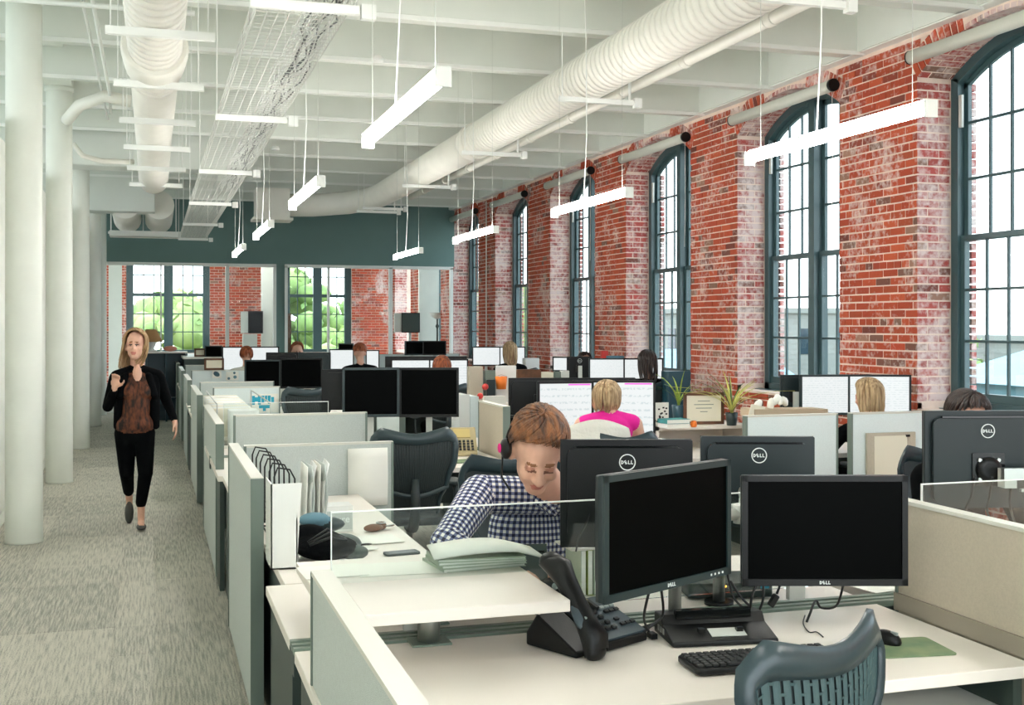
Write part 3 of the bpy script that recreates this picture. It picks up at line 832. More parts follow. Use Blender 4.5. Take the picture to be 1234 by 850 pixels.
# big duct (right) : ribbed then smooth, elbow towards the teal wall
dx, dz, dr = 3.50, 3.78, 0.195
d = thing('air_duct', 'large cream ribbed air duct running diagonally above the desks towards the teal wall', 'duct', (dx, 2.0, dz))
m = MB((dx, 2.0, dz)); prof = []
y = 1.0
while y < 12.6:
    prof += [(dr, y), (dr, y + 0.078), (dr - 0.016, y + 0.081), (dr - 0.016, y + 0.092)]; y += 0.095
m.lathe(prof, (dx, 0, dz), 28, axis=1); m.build('ribbed_duct', 'duct_white', d)
m = MB((dx, 2.0, dz)); m.lathe([(dr + 0.01, 12.55), (dr + 0.014, 12.6), (dr + 0.014, 12.75), (dr + 0.01, 12.8)], (dx, 0, dz), 28, axis=1); m.build('coupling', 'duct_white', d)
m = MB((dx, 2.0, dz)); m.tube([(dx, 12.7, dz), (dx, 15.5, dz), (dx, 18.2, dz), (dx - 0.05, 18.9, dz), (dx - 0.35, 19.5, dz - 0.02), (dx - 0.9, 19.8, dz - 0.05), (dx - 1.4, 19.85, dz - 0.06)], dr - 0.004, 28); m.build('smooth_duct', 'duct_white', d)
m = MB((dx, 2.0, dz)); m.box((dx - 1.85, 19.6, dz - 0.30), (dx - 1.3, 20.1, dz + 0.2)).box((dx - 1.9, 19.55, dz - 0.33), (dx - 1.25, 20.15, dz - 0.29)); m.build('outlet_box', 'duct_white', d)
hg = None
HL = ['nearest', 'second', 'third', 'fourth', 'fifth', 'farthest']
for k in range(6):
    y = 5.9 + 3.12 * k if k < 5 else 18.9
    lab = 'white channel hanger under the large right duct, %s one' % HL[k]
    if hg is None:
        hg = thing('duct_hanger', lab, 'hanger', (dx, y, 3.565), group='hangers under the right duct')
        m = MB(); m.box((-0.30, -0.02, -0.02), (0.36, 0.02, 0.02)); m.build('channel', 'steel_white', hg)
        MB().box((0.37, -0.03, -0.04), (0.43, 0.03, 0.04)).build('end_box', 'steel_white', hg)
        MB().tube([(-0.27, 0, 0.02), (-0.27, 0, 1.0)], 0.005, 6).build('hanger_rod', 'steel_white', hg)
        MB().tube([(0.33, 0, 0.02), (0.33, 0, 1.0)], 0.012, 6).build('hanger_rod', 'steel_white', hg)
    else: dup(hg, loc=(dx, y, 3.565), label=lab)
px_, pz_ = 3.98, 3.76
pp = thing('conduit_pipe', 'slim white pipe with collars running beside the large right duct', 'pipe', (px_, 2, pz_))
MB((px_, 2, pz_)).tube([(px_, 1, pz_), (px_, 18.4, pz_)], 0.045, 12).build('pipe', 'duct_white', pp)
for k in range(12): MB((px_, 2, pz_)).lathe([(0.052, 3 + k * 1.3), (0.055, 3.02 + k * 1.3), (0.055, 3.07 + k * 1.3), (0.052, 3.09 + k * 1.3)], (px_, 0, pz_), 14, axis=1).build('collar', 'duct_white', pp)

# left duct: ribbed then plain, with straps
lx, lz, lr = 0.02, 3.63, 0.185
d = thing('air_duct', 'white ribbed air duct hanging on the left beside the columns', 'duct', (lx, 6.0, lz))
m = MB((lx, 6.0, lz)); prof = []; y = 3.0
while y < 9.3: prof += [(lr, y), (lr, y + 0.123), (lr - 0.02, y + 0.127), (lr - 0.02, y + 0.141)]; y += 0.145
m.lathe(prof, (lx, 0, lz), 24, axis=1); m.build('ribbed_duct', 'duct_white', d)
MB((lx, 6.0, lz)).tube([(lx, 9.2, lz), (lx, 13, lz), (lx, 15.3, lz - 0.1)], lr - 0.006, 24).build('smooth_duct', 'duct_white', d)
MB((lx, 6.0, lz)).lathe([(lr + 0.03, 8.35), (lr + 0.045, 8.45), (lr + 0.03, 8.9), (lr, 9.0)], (lx, 0, lz), 24, axis=1).build('coupling', 'duct_white', d)
lh = None
for k in range(6):
    y = 7.15 + 1.55 * k
    lab = 'white strap bar under the left duct, %s one' % HL[k]
    if lh is None:
        lh = thing('duct_hanger', lab, 'hanger', (lx, y, 3.42), group='hangers under the left duct')
        MB().box((-0.28, -0.02, -0.026), (0.34, 0.02, 0.022)).build('channel', 'steel_white', lh)
        MB().tube([(-0.25, 0, 0.02), (-0.25, 0, 1.1)], 0.005, 6).build('hanger_rod', 'steel_white', lh)
        MB().tube([(0.30, 0, 0.02), (0.30, 0, 1.1)], 0.005, 6).build('hanger_rod', 'steel_white', lh)
    else: dup(lh, loc=(lx, y, 3.42), label=lab)
# second stage of the left duct and cross pipes, further back
d = thing('duct_bundle', 'pair of fat white ducts side by side resting on a bar before the teal wall', 'duct', (-0.35, 17, 3.55))
o_ = (-0.35, 17, 3.55)
MB(o_).tube([(-0.42, 20.2, 3.70), (-0.42, 22.2, 3.62)], 0.24, 20).build('left_duct', 'duct_white', d)
MB(o_).tube([(0.12, 20.2, 3.70), (0.12, 22.2, 3.62)], 0.24, 20).build('right_duct', 'duct_white', d)
MB(o_).box((-0.75, 22.0, 3.34), (0.45, 22.05, 3.38)).build('support_bar', 'steel_white', d)
for x in (-0.7, -0.15, 0.42): MB(o_).tube([(x, 22.02, 3.36), (x, 22.02, 4.4)], 0.012, 6).build('hanger_rod', 'steel_white', d)
t = thing('sprinkler_pipe', 'thin white pipes running along the ceiling left of the left duct', 'pipe', (-0.45, 6, 4.02))
MB((-0.45, 6, 4.02)).tube([(-0.40, 3, 4.0), (-0.40, 12.2, 4.0), (-0.42, 13, 3.95)], 0.016, 8).build('pipe', 'steel_white', t)
MB((-0.45, 6, 4.02)).tube([(-0.48, 3, 4.05), (-0.48, 14, 4.05)], 0.012, 8).build('pipe', 'steel_white', t)
t = thing('branch_duct', 'curved white branch duct between the second column and the left duct', 'duct', (-0.5, 12, 3.9))
MB((-0.5, 12, 3.9)).tube([(-0.2, 12.3, 3.95), (-0.45, 12.3, 3.99), (-0.7, 12.5, 3.92), (-0.85, 13.0, 3.85)], 0.06, 14).build('duct_body', 'duct_white', t)
t = thing('branch_duct', 'short curved white pipe under the ceiling behind the second column', 'duct', (-0.6, 14, 3.8))
MB((-0.6, 14, 3.8)).tube([(-0.85, 14.0, 3.75), (-0.75, 14.0, 3.62), (-0.55, 14.1, 3.58), (-0.2, 14.2, 3.6)], 0.03, 10).build('duct_body', 'duct_white', t)
t = thing('cross_conduit', 'thin white pipe crossing from the nearest column to the left duct', 'pipe', (-0.6, 8.6, 3.75))
MB((-0.6, 8.6, 3.75)).tube([(-1.6, 8.8, 3.98), (-0.6, 8.8, 3.98), (0.3, 8.8, 3.98)], 0.02, 8).build('pipe', 'steel_white', t)

# wire cable tray
tx0, tx1, tz = 0.485, 0.925, 3.24
d = thing('cable_tray', 'long white wire mesh cable tray carrying loose cables, hung left of the pendants', 'cable tray', (0.7, 4, tz))
m = MB((0.7, 4, tz))
for k in range(9):
    x = tx0 + (tx1 - tx0) * k / 8; m.box((x - 0.002, 3.0, tz - 0.002), (x + 0.002, 21.6, tz + 0.002))
for x in (tx0, tx1):
    for zz in (0.05, 0.10): m.box((x - 0.003, 3.0, tz + zz - 0.003), (x + 0.003, 21.6, tz + zz + 0.003))
m.build('long_wire', 'wire_grey', d)
m = MB((0.7, 4, tz)); y = 3.0
while y < 21.6:
    m.box((tx0, y - 0.0025, tz - 0.0025), (tx1, y + 0.0015, tz + 0.0015)); m.box((tx0 - 0.002, y - 0.0015, tz), (tx0 + 0.002, y + 0.0015, tz + 0.1)); m.box((tx1 - 0.002, y - 0.0015, tz), (tx1 + 0.002, y + 0.0015, tz + 0.1)); y += 0.08
o = m.build('cross_wire', 'wire_grey', d); o['kind'] = 'stuff'
rnd = random.Random(3); m = MB((0.7, 4, tz))
for k in range(26):
    pts = []; x = 0.76 + rnd.uniform(-0.02, 0.14)
    for j in range(30):
        pts.append((min(0.915, max(0.70, x + rnd.uniform(-0.035, 0.035))), 3.2 + j * 0.36 + rnd.uniform(-0.1, 0.1), tz + 0.012 + abs(rnd.gauss(0.02, 0.02)) ))
    m.cm = 1 if k % 5 == 0 else 0
    m.tube(pts, 0.005, 5, cap=False)
o = m.build('cable_bundle', ['white_plastic', 'bezel_teal'], d, fix=False); o['kind'] = 'stuff'
MB((0.7, 4, tz)).box((-0.7, 21.2, tz), (tx1, 21.6, tz + 0.005)).box((-0.7, 21.2, tz), (tx0, 21.21, tz + 0.1)).build('cross_tray', 'steel_white', d)
m = MB((0.7, 4, tz))
for k in range(20): x = -0.7 + k * 0.06; m.box((x - 0.002, 21.19, tz), (x + 0.002, 21.2, tz + 0.1))
m.build('cross_tray_wire', 'steel_white', d)
th_ = None
for k in range(6):
    y = 5.55 + 3.12 * k
    lab = 'white bar under the wire cable tray, %s one' % HL[k]
    if th_ is None:
        th_ = thing('tray_hanger', lab, 'hanger', (0.7, y, tz - 0.03), group='bars under the cable tray')
        MB().box((-0.26, -0.02, -0.02), (0.25, 0.02, 0.02)).build('channel', 'steel_white', th_)
        MB().box((0.26, -0.025, -0.04), (0.33, 0.025, 0.03)).build('end_box', 'steel_white', th_)
        for x in (-0.25, 0.24): MB().tube([(x, 0, 0.02), (x, 0, 1.35)], 0.005, 6).build('hanger_rod', 'steel_white', th_)
    else: dup(th_, loc=(0.7, y, tz - 0.03), label=lab)
for (x, y, l) in ((1.95, 10.35, 'small white detector on the ceiling beam right of the nearest pendant'), (1.6, 16.0, 'small white detector on the ceiling before the teal wall')):
    s_ = MB().lathe([(0.05, 0), (0.055, 0.02), (0.04, 0.05), (0.02, 0.055)]).build('smoke_detector', 'steel_white'); tag(s_, l, 'detector', loc=(x, y, 4.075))
t = thing('conduit', 'thin white conduit running down the brick near the teal wall', 'pipe', (6.06, 20.55, 0)); o_ = (6.06, 20.55, 0)
MB(o_).tube([(6.06, 21.2, 0.3), (6.06, 21.2, 4.05)], 0.012, 8).build('pipe', 'steel_white', t)

# ================================================================== BENCHES
def letters(m, c, s, th, back, slant=True):
    """round-letter mark D E L L, stroke boxes; E tilted. local: x right, z up, on plane y = 0"""
    st = 0.16 * s; w = 0.55 * s; h = 0.8 * s
    sg = -1 if back else 1
    def bar(x0, z0, x1, z1, R=0, cx=0, cz=0):
        a = math.radians(R); pts = []
        for (x, z) in ((x0, z0), (x1, z0), (x1, z1), (x0, z1)):
            dx_, dz_ = x - cx, z - cz; pts.append((c[0] + sg * (cx + dx_ * math.cos(a) - dz_ * math.sin(a)), c[2] + cz + dx_ * math.sin(a) + dz_ * math.cos(a)))
        m.prism(pts, c[1], c[1] + th, ax=1)
    X = -1.32 * s
    bar(X, -h / 2, X + st, h / 2); n = 8
    for k in range(n):
        a0, a1 = -PI / 2 + PI * k / n, -PI / 2 + PI * (k + 1) / n
        ro, ri = (w - st * 0.3, h / 2), (w - st * 1.4, h / 2 - st)
        pts = [(X + st * 0.6 + ro[0] * math.cos(a) * 0.9, ro[1] * math.sin(a)) for a in (a0, a1)] + [(X + st * 0.6 + ri[0] * math.cos(a) * 0.9, ri[1] * math.sin(a)) for a in (a1, a0)]
        m.prism([(c[0] + sg * p, c[2] + q) for p, q in pts], c[1], c[1] + th, ax=1)
    cx = X + w + 0.42 * s
    for z in (-h / 2, -st / 2, h / 2 - st): bar(cx - w / 2 + 0.05 * s, z, cx + w / 2 - 0.05 * s, z + st, 28, cx, 0)
    bar(cx - w / 2 + 0.05 * s, -h / 2, cx - w / 2 + 0.05 * s + st, h / 2, 28, cx, 0)
    for k in (0, 1):
        x0 = cx + 0.5 * s + k * 0.6 * s; bar(x0, -h / 2, x0 + st, h / 2); bar(x0, -h / 2, x0 + w * 0.85, -h / 2 + st)

def worktop(label, x0, y0, x1, y1, grp, gables=(True, True), far=False):
    o_ = ((x0 + x1) / 2, (y0 + y1) / 2, 0); d = thing('desk', label, 'desk', o_, group=grp)
    o = MB(o_).box((x0, y0, 0.705), (x1, y1, 0.74)).build('worktop', 'desk_white', d); bev(o, 0.003, 2)
    for i, g in enumerate(gables):
        if g: x = x0 + 0.03 if i == 0 else x1 - 0.03; MB(o_).box((x - 0.015, y0 + 0.04, 0), (x + 0.015, y1 - 0.04, 0.705)).build('gable', 'gable_dark', d)
    yb = y1 - 0.08 if not far else y0 + 0.05
    MB(o_).box((x0 + 0.05, yb, 0.35), (x1 - 0.05, yb + 0.02, 0.7)).build('modesty_panel', 'gable_dark', d)
    return d
def panel(label, a, b, ztop, mt='panel_fabric', grp='low privacy panels', z0=0.03, edge='panel_edge', name='privacy_panel'):
    """upright panel, a, b = (x0,y0),(x1,y1) box footprint"""
    x0, y0 = a; x1, y1 = b; o_ = ((x0 + x1) / 2, (y0 + y1) / 2, 0)
    p = thing(name, label, 'panel', o_, group=grp)
    MB(o_).box((x0 + 0.004, y0 + 0.004, z0), (x1 - 0.004, y1 - 0.004, ztop - 0.012)).build('fabric_face', mt, p)
    MB(o_).box((x0, y0, ztop - 0.012), (x1, y1, ztop)).build('top_cap', 'panel_cap', p)
    if (x1 - x0) < (y1 - y0):
        MB(o_).box((x0 - 0.001, y0 - 0.001, z0), (x1 + 0.001, y0 + 0.012, ztop - 0.004)).build('end_trim', edge, p)
        MB(o_).box((x0 - 0.001, y1 - 0.012, z0), (x1 + 0.001, y1 + 0.001, ztop - 0.004)).build('end_trim', edge, p)
    else:
        MB(o_).box((x0 - 0.001, y0 - 0.001, z0), (x0 + 0.012, y1 + 0.001, ztop - 0.004)).build('end_trim', edge, p)
        MB(o_).box((x1 - 0.012, y0 - 0.001, z0), (x1 + 0.001, y1 + 0.001, ztop - 0.004)).build('end_trim', edge, p)
    return p
def rail(label, x0, x1, y, grp='divider rails between facing desks'):
    o_ = ((x0 + x1) / 2, y, 0.7); r = thing('divider_rail', label, 'rail', o_, group=grp)
    m = MB(o_); m.box((x0, y - 0.06, 0.66), (x1, y + 0.06, 0.725)); m.build('channel', 'gable_dark', r)
    for q in (-0.052, -0.01, 0.036): MB(o_).box((x0, y + q - 0.008, 0.725), (x1, y + q + 0.014, 0.745)).build('rib', 'rail_green', r)
    return r
def glass(label, x0, x1, y, z0, z1):
    o_ = ((x0 + x1) / 2, y, z0); g = thing('glass_screen', label, 'screen', o_)
    MB(o_).box((x0, y - 0.004, z0), (x1, y + 0.004, z1 - 0.004)).build('pane', 'screen_glass', g)
    MB(o_).box((x0, y - 0.0045, z1 - 0.004), (x1, y + 0.0045, z1)).box((x0 - 0.003, y - 0.0045, z0), (x0, y + 0.0045, z1)).box((x1, y - 0.0045, z0), (x1 + 0.003, y + 0.0045, z1)).build('polished_edge', 'logo_white', g)
    for x in (x0 + 0.25, x1 - 0.25): MB(o_).box((x - 0.03, y - 0.012, z0 - 0.04), (x + 0.03, y + 0.012, z0 + 0.03)).build('clamp', 'silver_paint', g)
    return g
CA, CB, CC = (0.40, 2.385), (2.455, 4.40), (4.46, 5.98)
SP = [3.52, 8.72, 14.0, 19.3]
names_col = ['by the aisle', 'in the middle', 'by the brick wall']
names_row = ['front', 'second', 'third', 'last']
desk_ = {}
for r, sy in enumerate(SP):
    dn = 0.76 if r == 0 else 1.06
    for c, (x0, x1) in enumerate((CA, CB, CC)):
        if not (r == 0 and c == 2) and not (r == 0 and c == 1):
            desk_[(r, c, 0)] = worktop('white desk of the %s row %s, near side of its divider' % (names_row[r], names_col[c]), x0, sy - 0.07 - dn + 0.005, x1, sy - 0.07, 'white bench desks')
        desk_[(r, c, 1)] = worktop('white desk of the %s row %s, far side of its divider' % (names_row[r], names_col[c]), x0, sy + 0.07, x1, sy + 0.83, 'white bench desks', far=True)
    rail('grey green divider rail along the middle of the %s desk row' % names_row[r], CA[0], CC[1], sy)
desk_[(0, 1, 0)] = worktop('white desk right of the beige panel at the right edge', CB[0], 2.69, CB[1], 3.45, 'white bench desks')

# side panels at column B
bp_ = panel('large beige privacy panel beside the front right monitor, at the right edge', (2.395, 2.0), (2.445, 3.36), 1.115, 'panel_beige', z0=0.045)
MB((2.42, 2.68, 0)).box((2.390, 2.0, 0.742), (2.450, 3.362, 0.80)).build('lower_band', 'band_grey', bp_)
panel('upright beige panel right of the tan desk phone in the second row', (2.40, 7.95), (2.45, 8.62), 1.12, 'panel_beige')
panel('pale side panel behind the tan desk phone and the black monitors', (2.05, 9.9), (2.10, 11.0), 1.15, 'panel_light')
for r in (2, 3): panel('beige side panel between the desks of the %s row' % names_row[r], (2.40, SP[r] - 0.9), (2.45, SP[r] - 0.1), 1.12, 'panel_beige')
# aisle panels
AL = ['lying along the desk at the bottom of the photo', 'with a grey edge left of the wire file rack', 'third from the front along the aisle', 'fourth from the front along the aisle', 'fifth from the front along the aisle', 'sixth along the aisle, beside the console', 'last of the row along the aisle']
for k, (a, b) in enumerate([(1.2, 3.12), (5.08, 6.62), (7.95, 9.9), (11.3, 13.2), (14.4, 16.2), (17.4, 19.2), (20.6, 22.3)]):
    panel('pale grey aisle end panel ' + AL[k], (0.405, a), (0.458, b), 1.045, 'panel_fabric', 'end panels along the aisle')
# credenzas (low storage) between the rows on the aisle side
def credenza(label, x0, y0, x1, y1, zt=0.74, dark=True):
    o_ = ((x0 + x1) / 2, (y0 + y1) / 2, 0); c = thing('credenza', label, 'cabinet', o_, group='low storage along the aisle')
    MB(o_).box((x0 + 0.02, y0 + 0.01, 0), (x1 - 0.02, y1 - 0.01, zt - 0.035)).build('body', 'gable_dark' if dark else 'panel_cap', c)
    bev(MB(o_).box((x0, y0, zt - 0.035), (x1, y1, zt)).build('top', 'desk_white', c), 0.003)
    nd = 2
    for k in range(nd):
        a = y0 + 0.03 + (y1 - y0 - 0.06) * k / nd; b = y0 + 0.03 + (y1 - y0 - 0.06) * (k + 1) / nd
        dd = MB(o_).box((x1 - 0.02, a + 0.005, 0.05), (x1 - 0.003, b - 0.005, zt - 0.05)).build('door', 'panel_cap', c)
        MB(o_).box((x1 - 0.003, b - 0.08, zt - 0.3), (x1 + 0.008, b - 0.065, zt - 0.15)).build('handle', 'silver', dd)
    return c
credenza('white topped return beside the man, carrying the keys and file rack', 0.47, 4.36, 1.12, 6.55)
credenza('dark sided storage behind the file rack panel, by the aisle', 0.43, 6.75, 1.12, 7.6)
credenza('storage with white hanging folders beside the aisle, second row', 0.47, 9.95, 1.2, 12.2)
credenza('storage behind the poster panel beside the aisle', 0.47, 15.1, 1.2, 17.5)
credenza('tall storage at the far end of the aisle carrying a small picture frame', 0.5, 20.4, 1.3, 22.8, atY(241, 430, 20.6).z)

# cross panels (facing the camera)
def cross(label, xa, xb, Y, ztop, mt='panel_fabric', z0=0.03):
    return panel(label, (xa, Y), (xb, Y + 0.045), ztop, mt, z0=z0)
cross('grey cross panel behind the wire file rack with a paper pinned on it', 0.49, 1.33, 6.60, 1.03)
cross('grey cross panel just behind the pinned paper panel, left of the mesh chair', 0.50, 1.36, 7.62, 1.125)
cross('pale panel carrying the cyan poster, third row by the aisle', 0.60, 1.28, 12.3, 1.06, 'panel_light')
cross('grey cross panel behind the white hanging folders', 0.50, 1.30, 13.15, 1.075)
cross('pale panel with small pinned pictures, fourth row by the aisle', 0.55, 1.35, 17.6, 1.04, 'panel_light')
cross('grey cross panel behind the small pinned pictures', 0.50, 1.35, 19.0, 1.07)
cross('white cross panel left of the gap before the window side desks', 3.60, 4.27, 6.60, 1.125, 'panel_light')
cross('white cross panel with clipped papers left of the big rear monitor', 4.37, 5.3, 6.60, 1.125, 'panel_light')
cross('pale cross panel under the small lit screens near the teal wall', 2.1, 5.9, 22.6, 1.13, 'panel_light')
cross('white cross panel below the orange bucket', 3.3, 4.15, 11.2, 1.06, 'panel_light')
# glass screens
glass('clear glass screen between the front desk and the man in gingham', 0.52, 2.36, 3.52, 0.80, 1.135)
glass('clear glass screen in front of the big rear monitor, at the right edge', 2.62, 4.38, 3.52, 0.80, 1.135)
glass('clear glass screen before the far mesh chair, second desk row', 0.5, 1.26, 8.72, 0.80, 1.13)

# raised shelves at the front bench
def shelf(label, x0, y0, x1, y1, z, px, py):
    o_ = (px, py, 0.74); s = thing('raised_shelf', label, 'shelf', o_)
    bev(MB(o_).box((x0, y0, z - 0.034), (x1, y1, z)).build('board', 'desk_white', s), 0.003)
    MB(o_).lathe([(0.034, 0.742), (0.034, z - 0.034)], (px, py, 0), 20).build('post', 'silver', s)
    MB(o_).box((px - 0.06, py - 0.05, 0.741), (px + 0.06, py + 0.05, 0.747)).build('foot', 'rail_green', s)
    return s
shelf('empty white raised shelf on a grey post at the front desk', 0.545, 3.10, 1.135, 3.50, 0.92, 0.80, 3.43)
shelf('white raised shelf behind the glass, carrying papers and reports', 0.465, 3.545, 1.165, 3.96, 0.90, 0.85, 3.66)
# drawers under the front desk
def pedestal(label, x, y):
    p = thing('pedestal', label, 'cabinet', (x, y, 0))
    MB().box((-0.2, -0.27, 0.03), (0.2, 0.27, 0.60)).build('body', 'white_plastic', p)
    for k, (a, b) in enumerate(((0.04, 0.2), (0.21, 0.37), (0.38, 0.58))):
        d_ = MB().box((-0.195, -0.285, a), (0.195, -0.27, b)).build('drawer', 'white_plastic', p)
        MB().box((-0.06, -0.297, b - 0.045), (0.06, -0.285, b - 0.03)).build('handle', 'silver', d_)
pedestal('white drawer pedestal under the right end of the front desk', 2.14, 3.04)
# ================================================================== MONITORS, CHAIRS, DESK ITEMS
def monitor(label, loc, rz, w, h, zb, screen='screen_black', back='dark_back', bezel='black_plastic', logo=False, front_logo=False, grp=None, detail=0, stand='pole', post_dz=None, vent=False):
    """local: screen faces -Y; loc on the desk below the display centre"""
    t = thing('monitor', label, 'monitor', loc, rz, grp)
    z0 = zb - loc[2]; zc = z0 + h / 2
    m = MB(); m.rbox((0, 0.004, zc), (w, 0.024, h), 0.006, ax=1); m.rbox((0, 0.028, zc), (w * 0.9, 0.03, h * 0.86), 0.03, ax=1)
    o = m.build('back_shell', back, t)
    m = MB(); b = 0.018; y0, y1 = -0.016, -0.008
    m.box((-w / 2, y0, z0), (w / 2, y1, z0 + b * 1.2)).box((-w / 2, y0, z0 + h - b), (w / 2, y1, z0 + h)).box((-w / 2, y0, z0), (-w / 2 + b, y1, z0 + h)).box((w / 2 - b, y0, z0), (w / 2, y1, z0 + h))
    m.build('bezel', bezel, t)
    MB().box((-w / 2 + b, -0.011, z0 + b * 1.2), (w / 2 - b, -0.008, z0 + h - b)).build('screen', screen, t)
    if front_logo: m = MB(); letters(m, (0, -0.0175, z0 + 0.011), 0.013, 0.002, False); m.build('front_mark', 'logo_white', t)
    if logo:
        m = MB(); R = 0.029; n = 28; zl = z0 + h * 0.80
        for k in range(n):
            a0, a1 = 2 * PI * k / n, 2 * PI * (k + 1) / n
            m.prism([(R * math.cos(a0), zl + R * math.sin(a0)), (R * math.cos(a1), zl + R * math.sin(a1)), (R * 0.88 * math.cos(a1), zl + R * 0.88 * math.sin(a1)), (R * 0.88 * math.cos(a0), zl + R * 0.88 * math.sin(a0))], 0.0425, 0.0455, ax=1)
        letters(m, (0, 0.0425, zl), 0.0165, 0.003, True); m.build('round_mark', 'logo_white', t)
    if vent: MB().box((-w * 0.38, 0.03, z0 + h - 0.026), (w * 0.38, 0.0445, z0 + h - 0.019)).build('vent_slot', 'black_gloss', t)
    if detail:
        for k in range(4): MB().box((w / 2 - 0.10 + k * 0.018, -0.0175, z0 + 0.008), (w / 2 - 0.094 + k * 0.018, -0.016, z0 + 0.014)).build('button', 'logo_white', t)
    if stand == 'pole':
        MB().rbox((0, 0.055, zc - 0.02), (0.10, 0.03, 0.10), 0.01, ax=1).build('mount_plate', 'black_plastic', t)
        MB().box((-0.025, 0.07, 0.0), (0.025, 0.095, zc - z0 + z0 + 0.02)).build('stand_neck', 'silver_paint', t)
        MB().rbox((0, 0.03, 0.008), (0.24, 0.2, 0.016), 0.03, ax=2).build('stand_base', 'black_plastic', t)
    return t
def chair(label, loc, rz, fm='chair_frame', mm='chair_mesh', fine=14, grp='mesh office chairs', top=1.01, hw=0.265):
    t = thing('office_chair', label, 'chair', loc, rz, grp)
    zb = 0.50; H = top - zb
    def half(v):
        # half width along the height: waist, hips, shoulders
        pts = [(0, 0.60), (0.15, 0.62), (0.4, 0.80), (0.7, 0.97), (0.88, 1.0), (1.0, 0.94)]
        for (a, p), (b, q) in zip(pts[:-1], pts[1:]):
            if v <= b: s_ = (v - a) / (b - a); s_ = s_ * s_ * (3 - 2 * s_); return hw * (p + (q - p) * s_)
        return hw * pts[-1][1]
    def surf(u, v, dy=0.0):
        x = u * half(v)
        ztop = 0.022 * math.cos(u * PI * 1.0) * -1.0      # dip in the middle, shoulders up
        edge = -0.07 * max(0, abs(u) - 0.80) / 0.2 if abs(u) > 0.8 else 0
        z = zb + H * v + v * v * (ztop + edge * 0.9) - 0.0
        y = -0.27 - 0.06 * v + 0.07 * u * u - 0.05 * math.sin(v * PI) * (1 - 0) + 0.03 * (1 - v) - dy
        return Vector((x, y, z))
    # rim: wide on top
    rim = MB()
    def loop(u_in, v_top, v_bot):
        P = []
        n = 16
        for i in range(n + 1): P.append((-1 + 2 * i / n, 1.0))
        return P
    # sides and top as a swept band: outer edge at |u|=1 / v=1, inner edge inset
    path = []
    N = 14
    for i in range(N + 1): path.append(((-1, i / N), (-0.87, min(i / N, 0.84))))
    M_ = 18
    for i in range(1, M_): u = -1 + 2 * i / M_; path.append(((u, 1.0), (u * 0.87, 0.84 + 0.02 * (1 - u * u))))
    for i in range(N, -1, -1): path.append(((1, i / N), (0.87, min(i / N, 0.84))))
    rows = []
    for (o, i_) in path:
        a = surf(*o); b = surf(*i_); f0 = surf(*o, 0.018); f1 = surf(*i_, 0.012)
        mid = (f0 + f1) / 2 + Vector((0, -0.012, 0)); mid2 = (a + b) / 2 + Vector((0, 0.010, 0))
        rows.append([a, mid2, b, f1, mid, f0, a])
    rim.sheet(rows); rim.build('back_frame', fm, t, fix=True)
    # membrane: ribs and staggered bridges
    bk = MB(); bk.sheet([[surf(-0.88 + 1.76 * i / 10, 0.04 + 0.82 * j / 10, -0.002) for i in range(11)] for j in range(11)]); bk.build('back_membrane', 'chair_dark', t, fix=False)  # plain dark sheet added to fill the gaps between the ribs
    mem = MB(); nr = fine; nb = 9
    V1 = 0.87
    for k in range(nr + 1):
        u = -0.87 + 1.74 * k / nr; g = []
        du = 0.5 * 1.74 / nr * (0.72 if nr < 25 else 0.88)
        for j in range(13):
            v = 0.04 + (V1 - 0.04) * j / 12
            g.append([surf(u - du, v, 0.002), surf(u, v, 0.007), surf(u + du, v, 0.002)])
        mem.sheet(g)
        if k < nr:
            uc = u + 0.87 / nr
            for j in range(nb):
                v = 0.06 + (V1 - 0.06) * (j + (0.5 if k % 2 else 0.0)) / nb
                if v < 0.86: mem.sheet([[surf(uc - 0.03 * 14 / nr * 1.2, v, 0.003), surf(uc + 0.03 * 14 / nr * 1.2, v, 0.003)], [surf(uc - 0.03 * 14 / nr * 1.2, v + 0.014, 0.005), surf(uc + 0.03 * 14 / nr * 1.2, v + 0.014, 0.005)]])
    mem.build('back_mesh', mm, t, fix=False)
    # lower back support and spine
    m = MB(); g = []
    for i in range(13):
        u = -1 + 2 * i / 12; a = surf(u, 0.34 - 0.10 * (1 - u * u), 0.02); g.append([a + Vector((0, 0, 0.014)), a + Vector((0, -0.014, 0)), a - Vector((0, 0, 0.014))])
    m.sheet(g); m.build('lumbar_bar', fm, t)
    MB().tube([(0, -0.34, 0.74), (0, -0.36, 0.62), (0, -0.33, 0.50), (0, -0.22, 0.42), (0, -0.05, 0.40)], [0.022, 0.03, 0.034, 0.036, 0.04], 10).build('spine', 'chair_dark', t)
    s = MB(); s.rbox((0, 0.02, 0.45), (0.50, 0.46, 0.05), 0.12, ax=2, seg=6); bev(s.build('seat', 'chair_dark', t), 0.015, 2)
    MB().lathe([(0.03, 0.10), (0.03, 0.28), (0.022, 0.28), (0.022, 0.42)], seg=12).build('gas_lift', 'silver', t)
    for k in range(5):
        a = 2 * PI * k / 5 + 0.3; e = Vector((math.cos(a) * 0.30, math.sin(a) * 0.30, 0.075))
        MB().tube([(0, 0, 0.12), e], [0.028, 0.018], 8).build('base_leg', 'chair_dark', t)
        MB().lathe([(0.026, -0.022), (0.03, -0.015), (0.03, 0.015), (0.026, 0.022)], (e.x, e.y, 0.03), 12, axis=1).build('castor', 'black_plastic', t)
    for s_ in (-1, 1):
        MB().tube([(s_ * 0.2, -0.05, 0.43), (s_ * 0.29, -0.05, 0.45), (s_ * 0.30, -0.05, 0.62), (s_ * 0.29, -0.03, 0.66)], 0.016, 8).build('arm_post', 'chair_dark', t)
        MB().rbox((s_ * 0.29, 0.02, 0.675), (0.08, 0.24, 0.025), 0.035, ax=2).build('armrest', 'chair_dark', t)
    return t
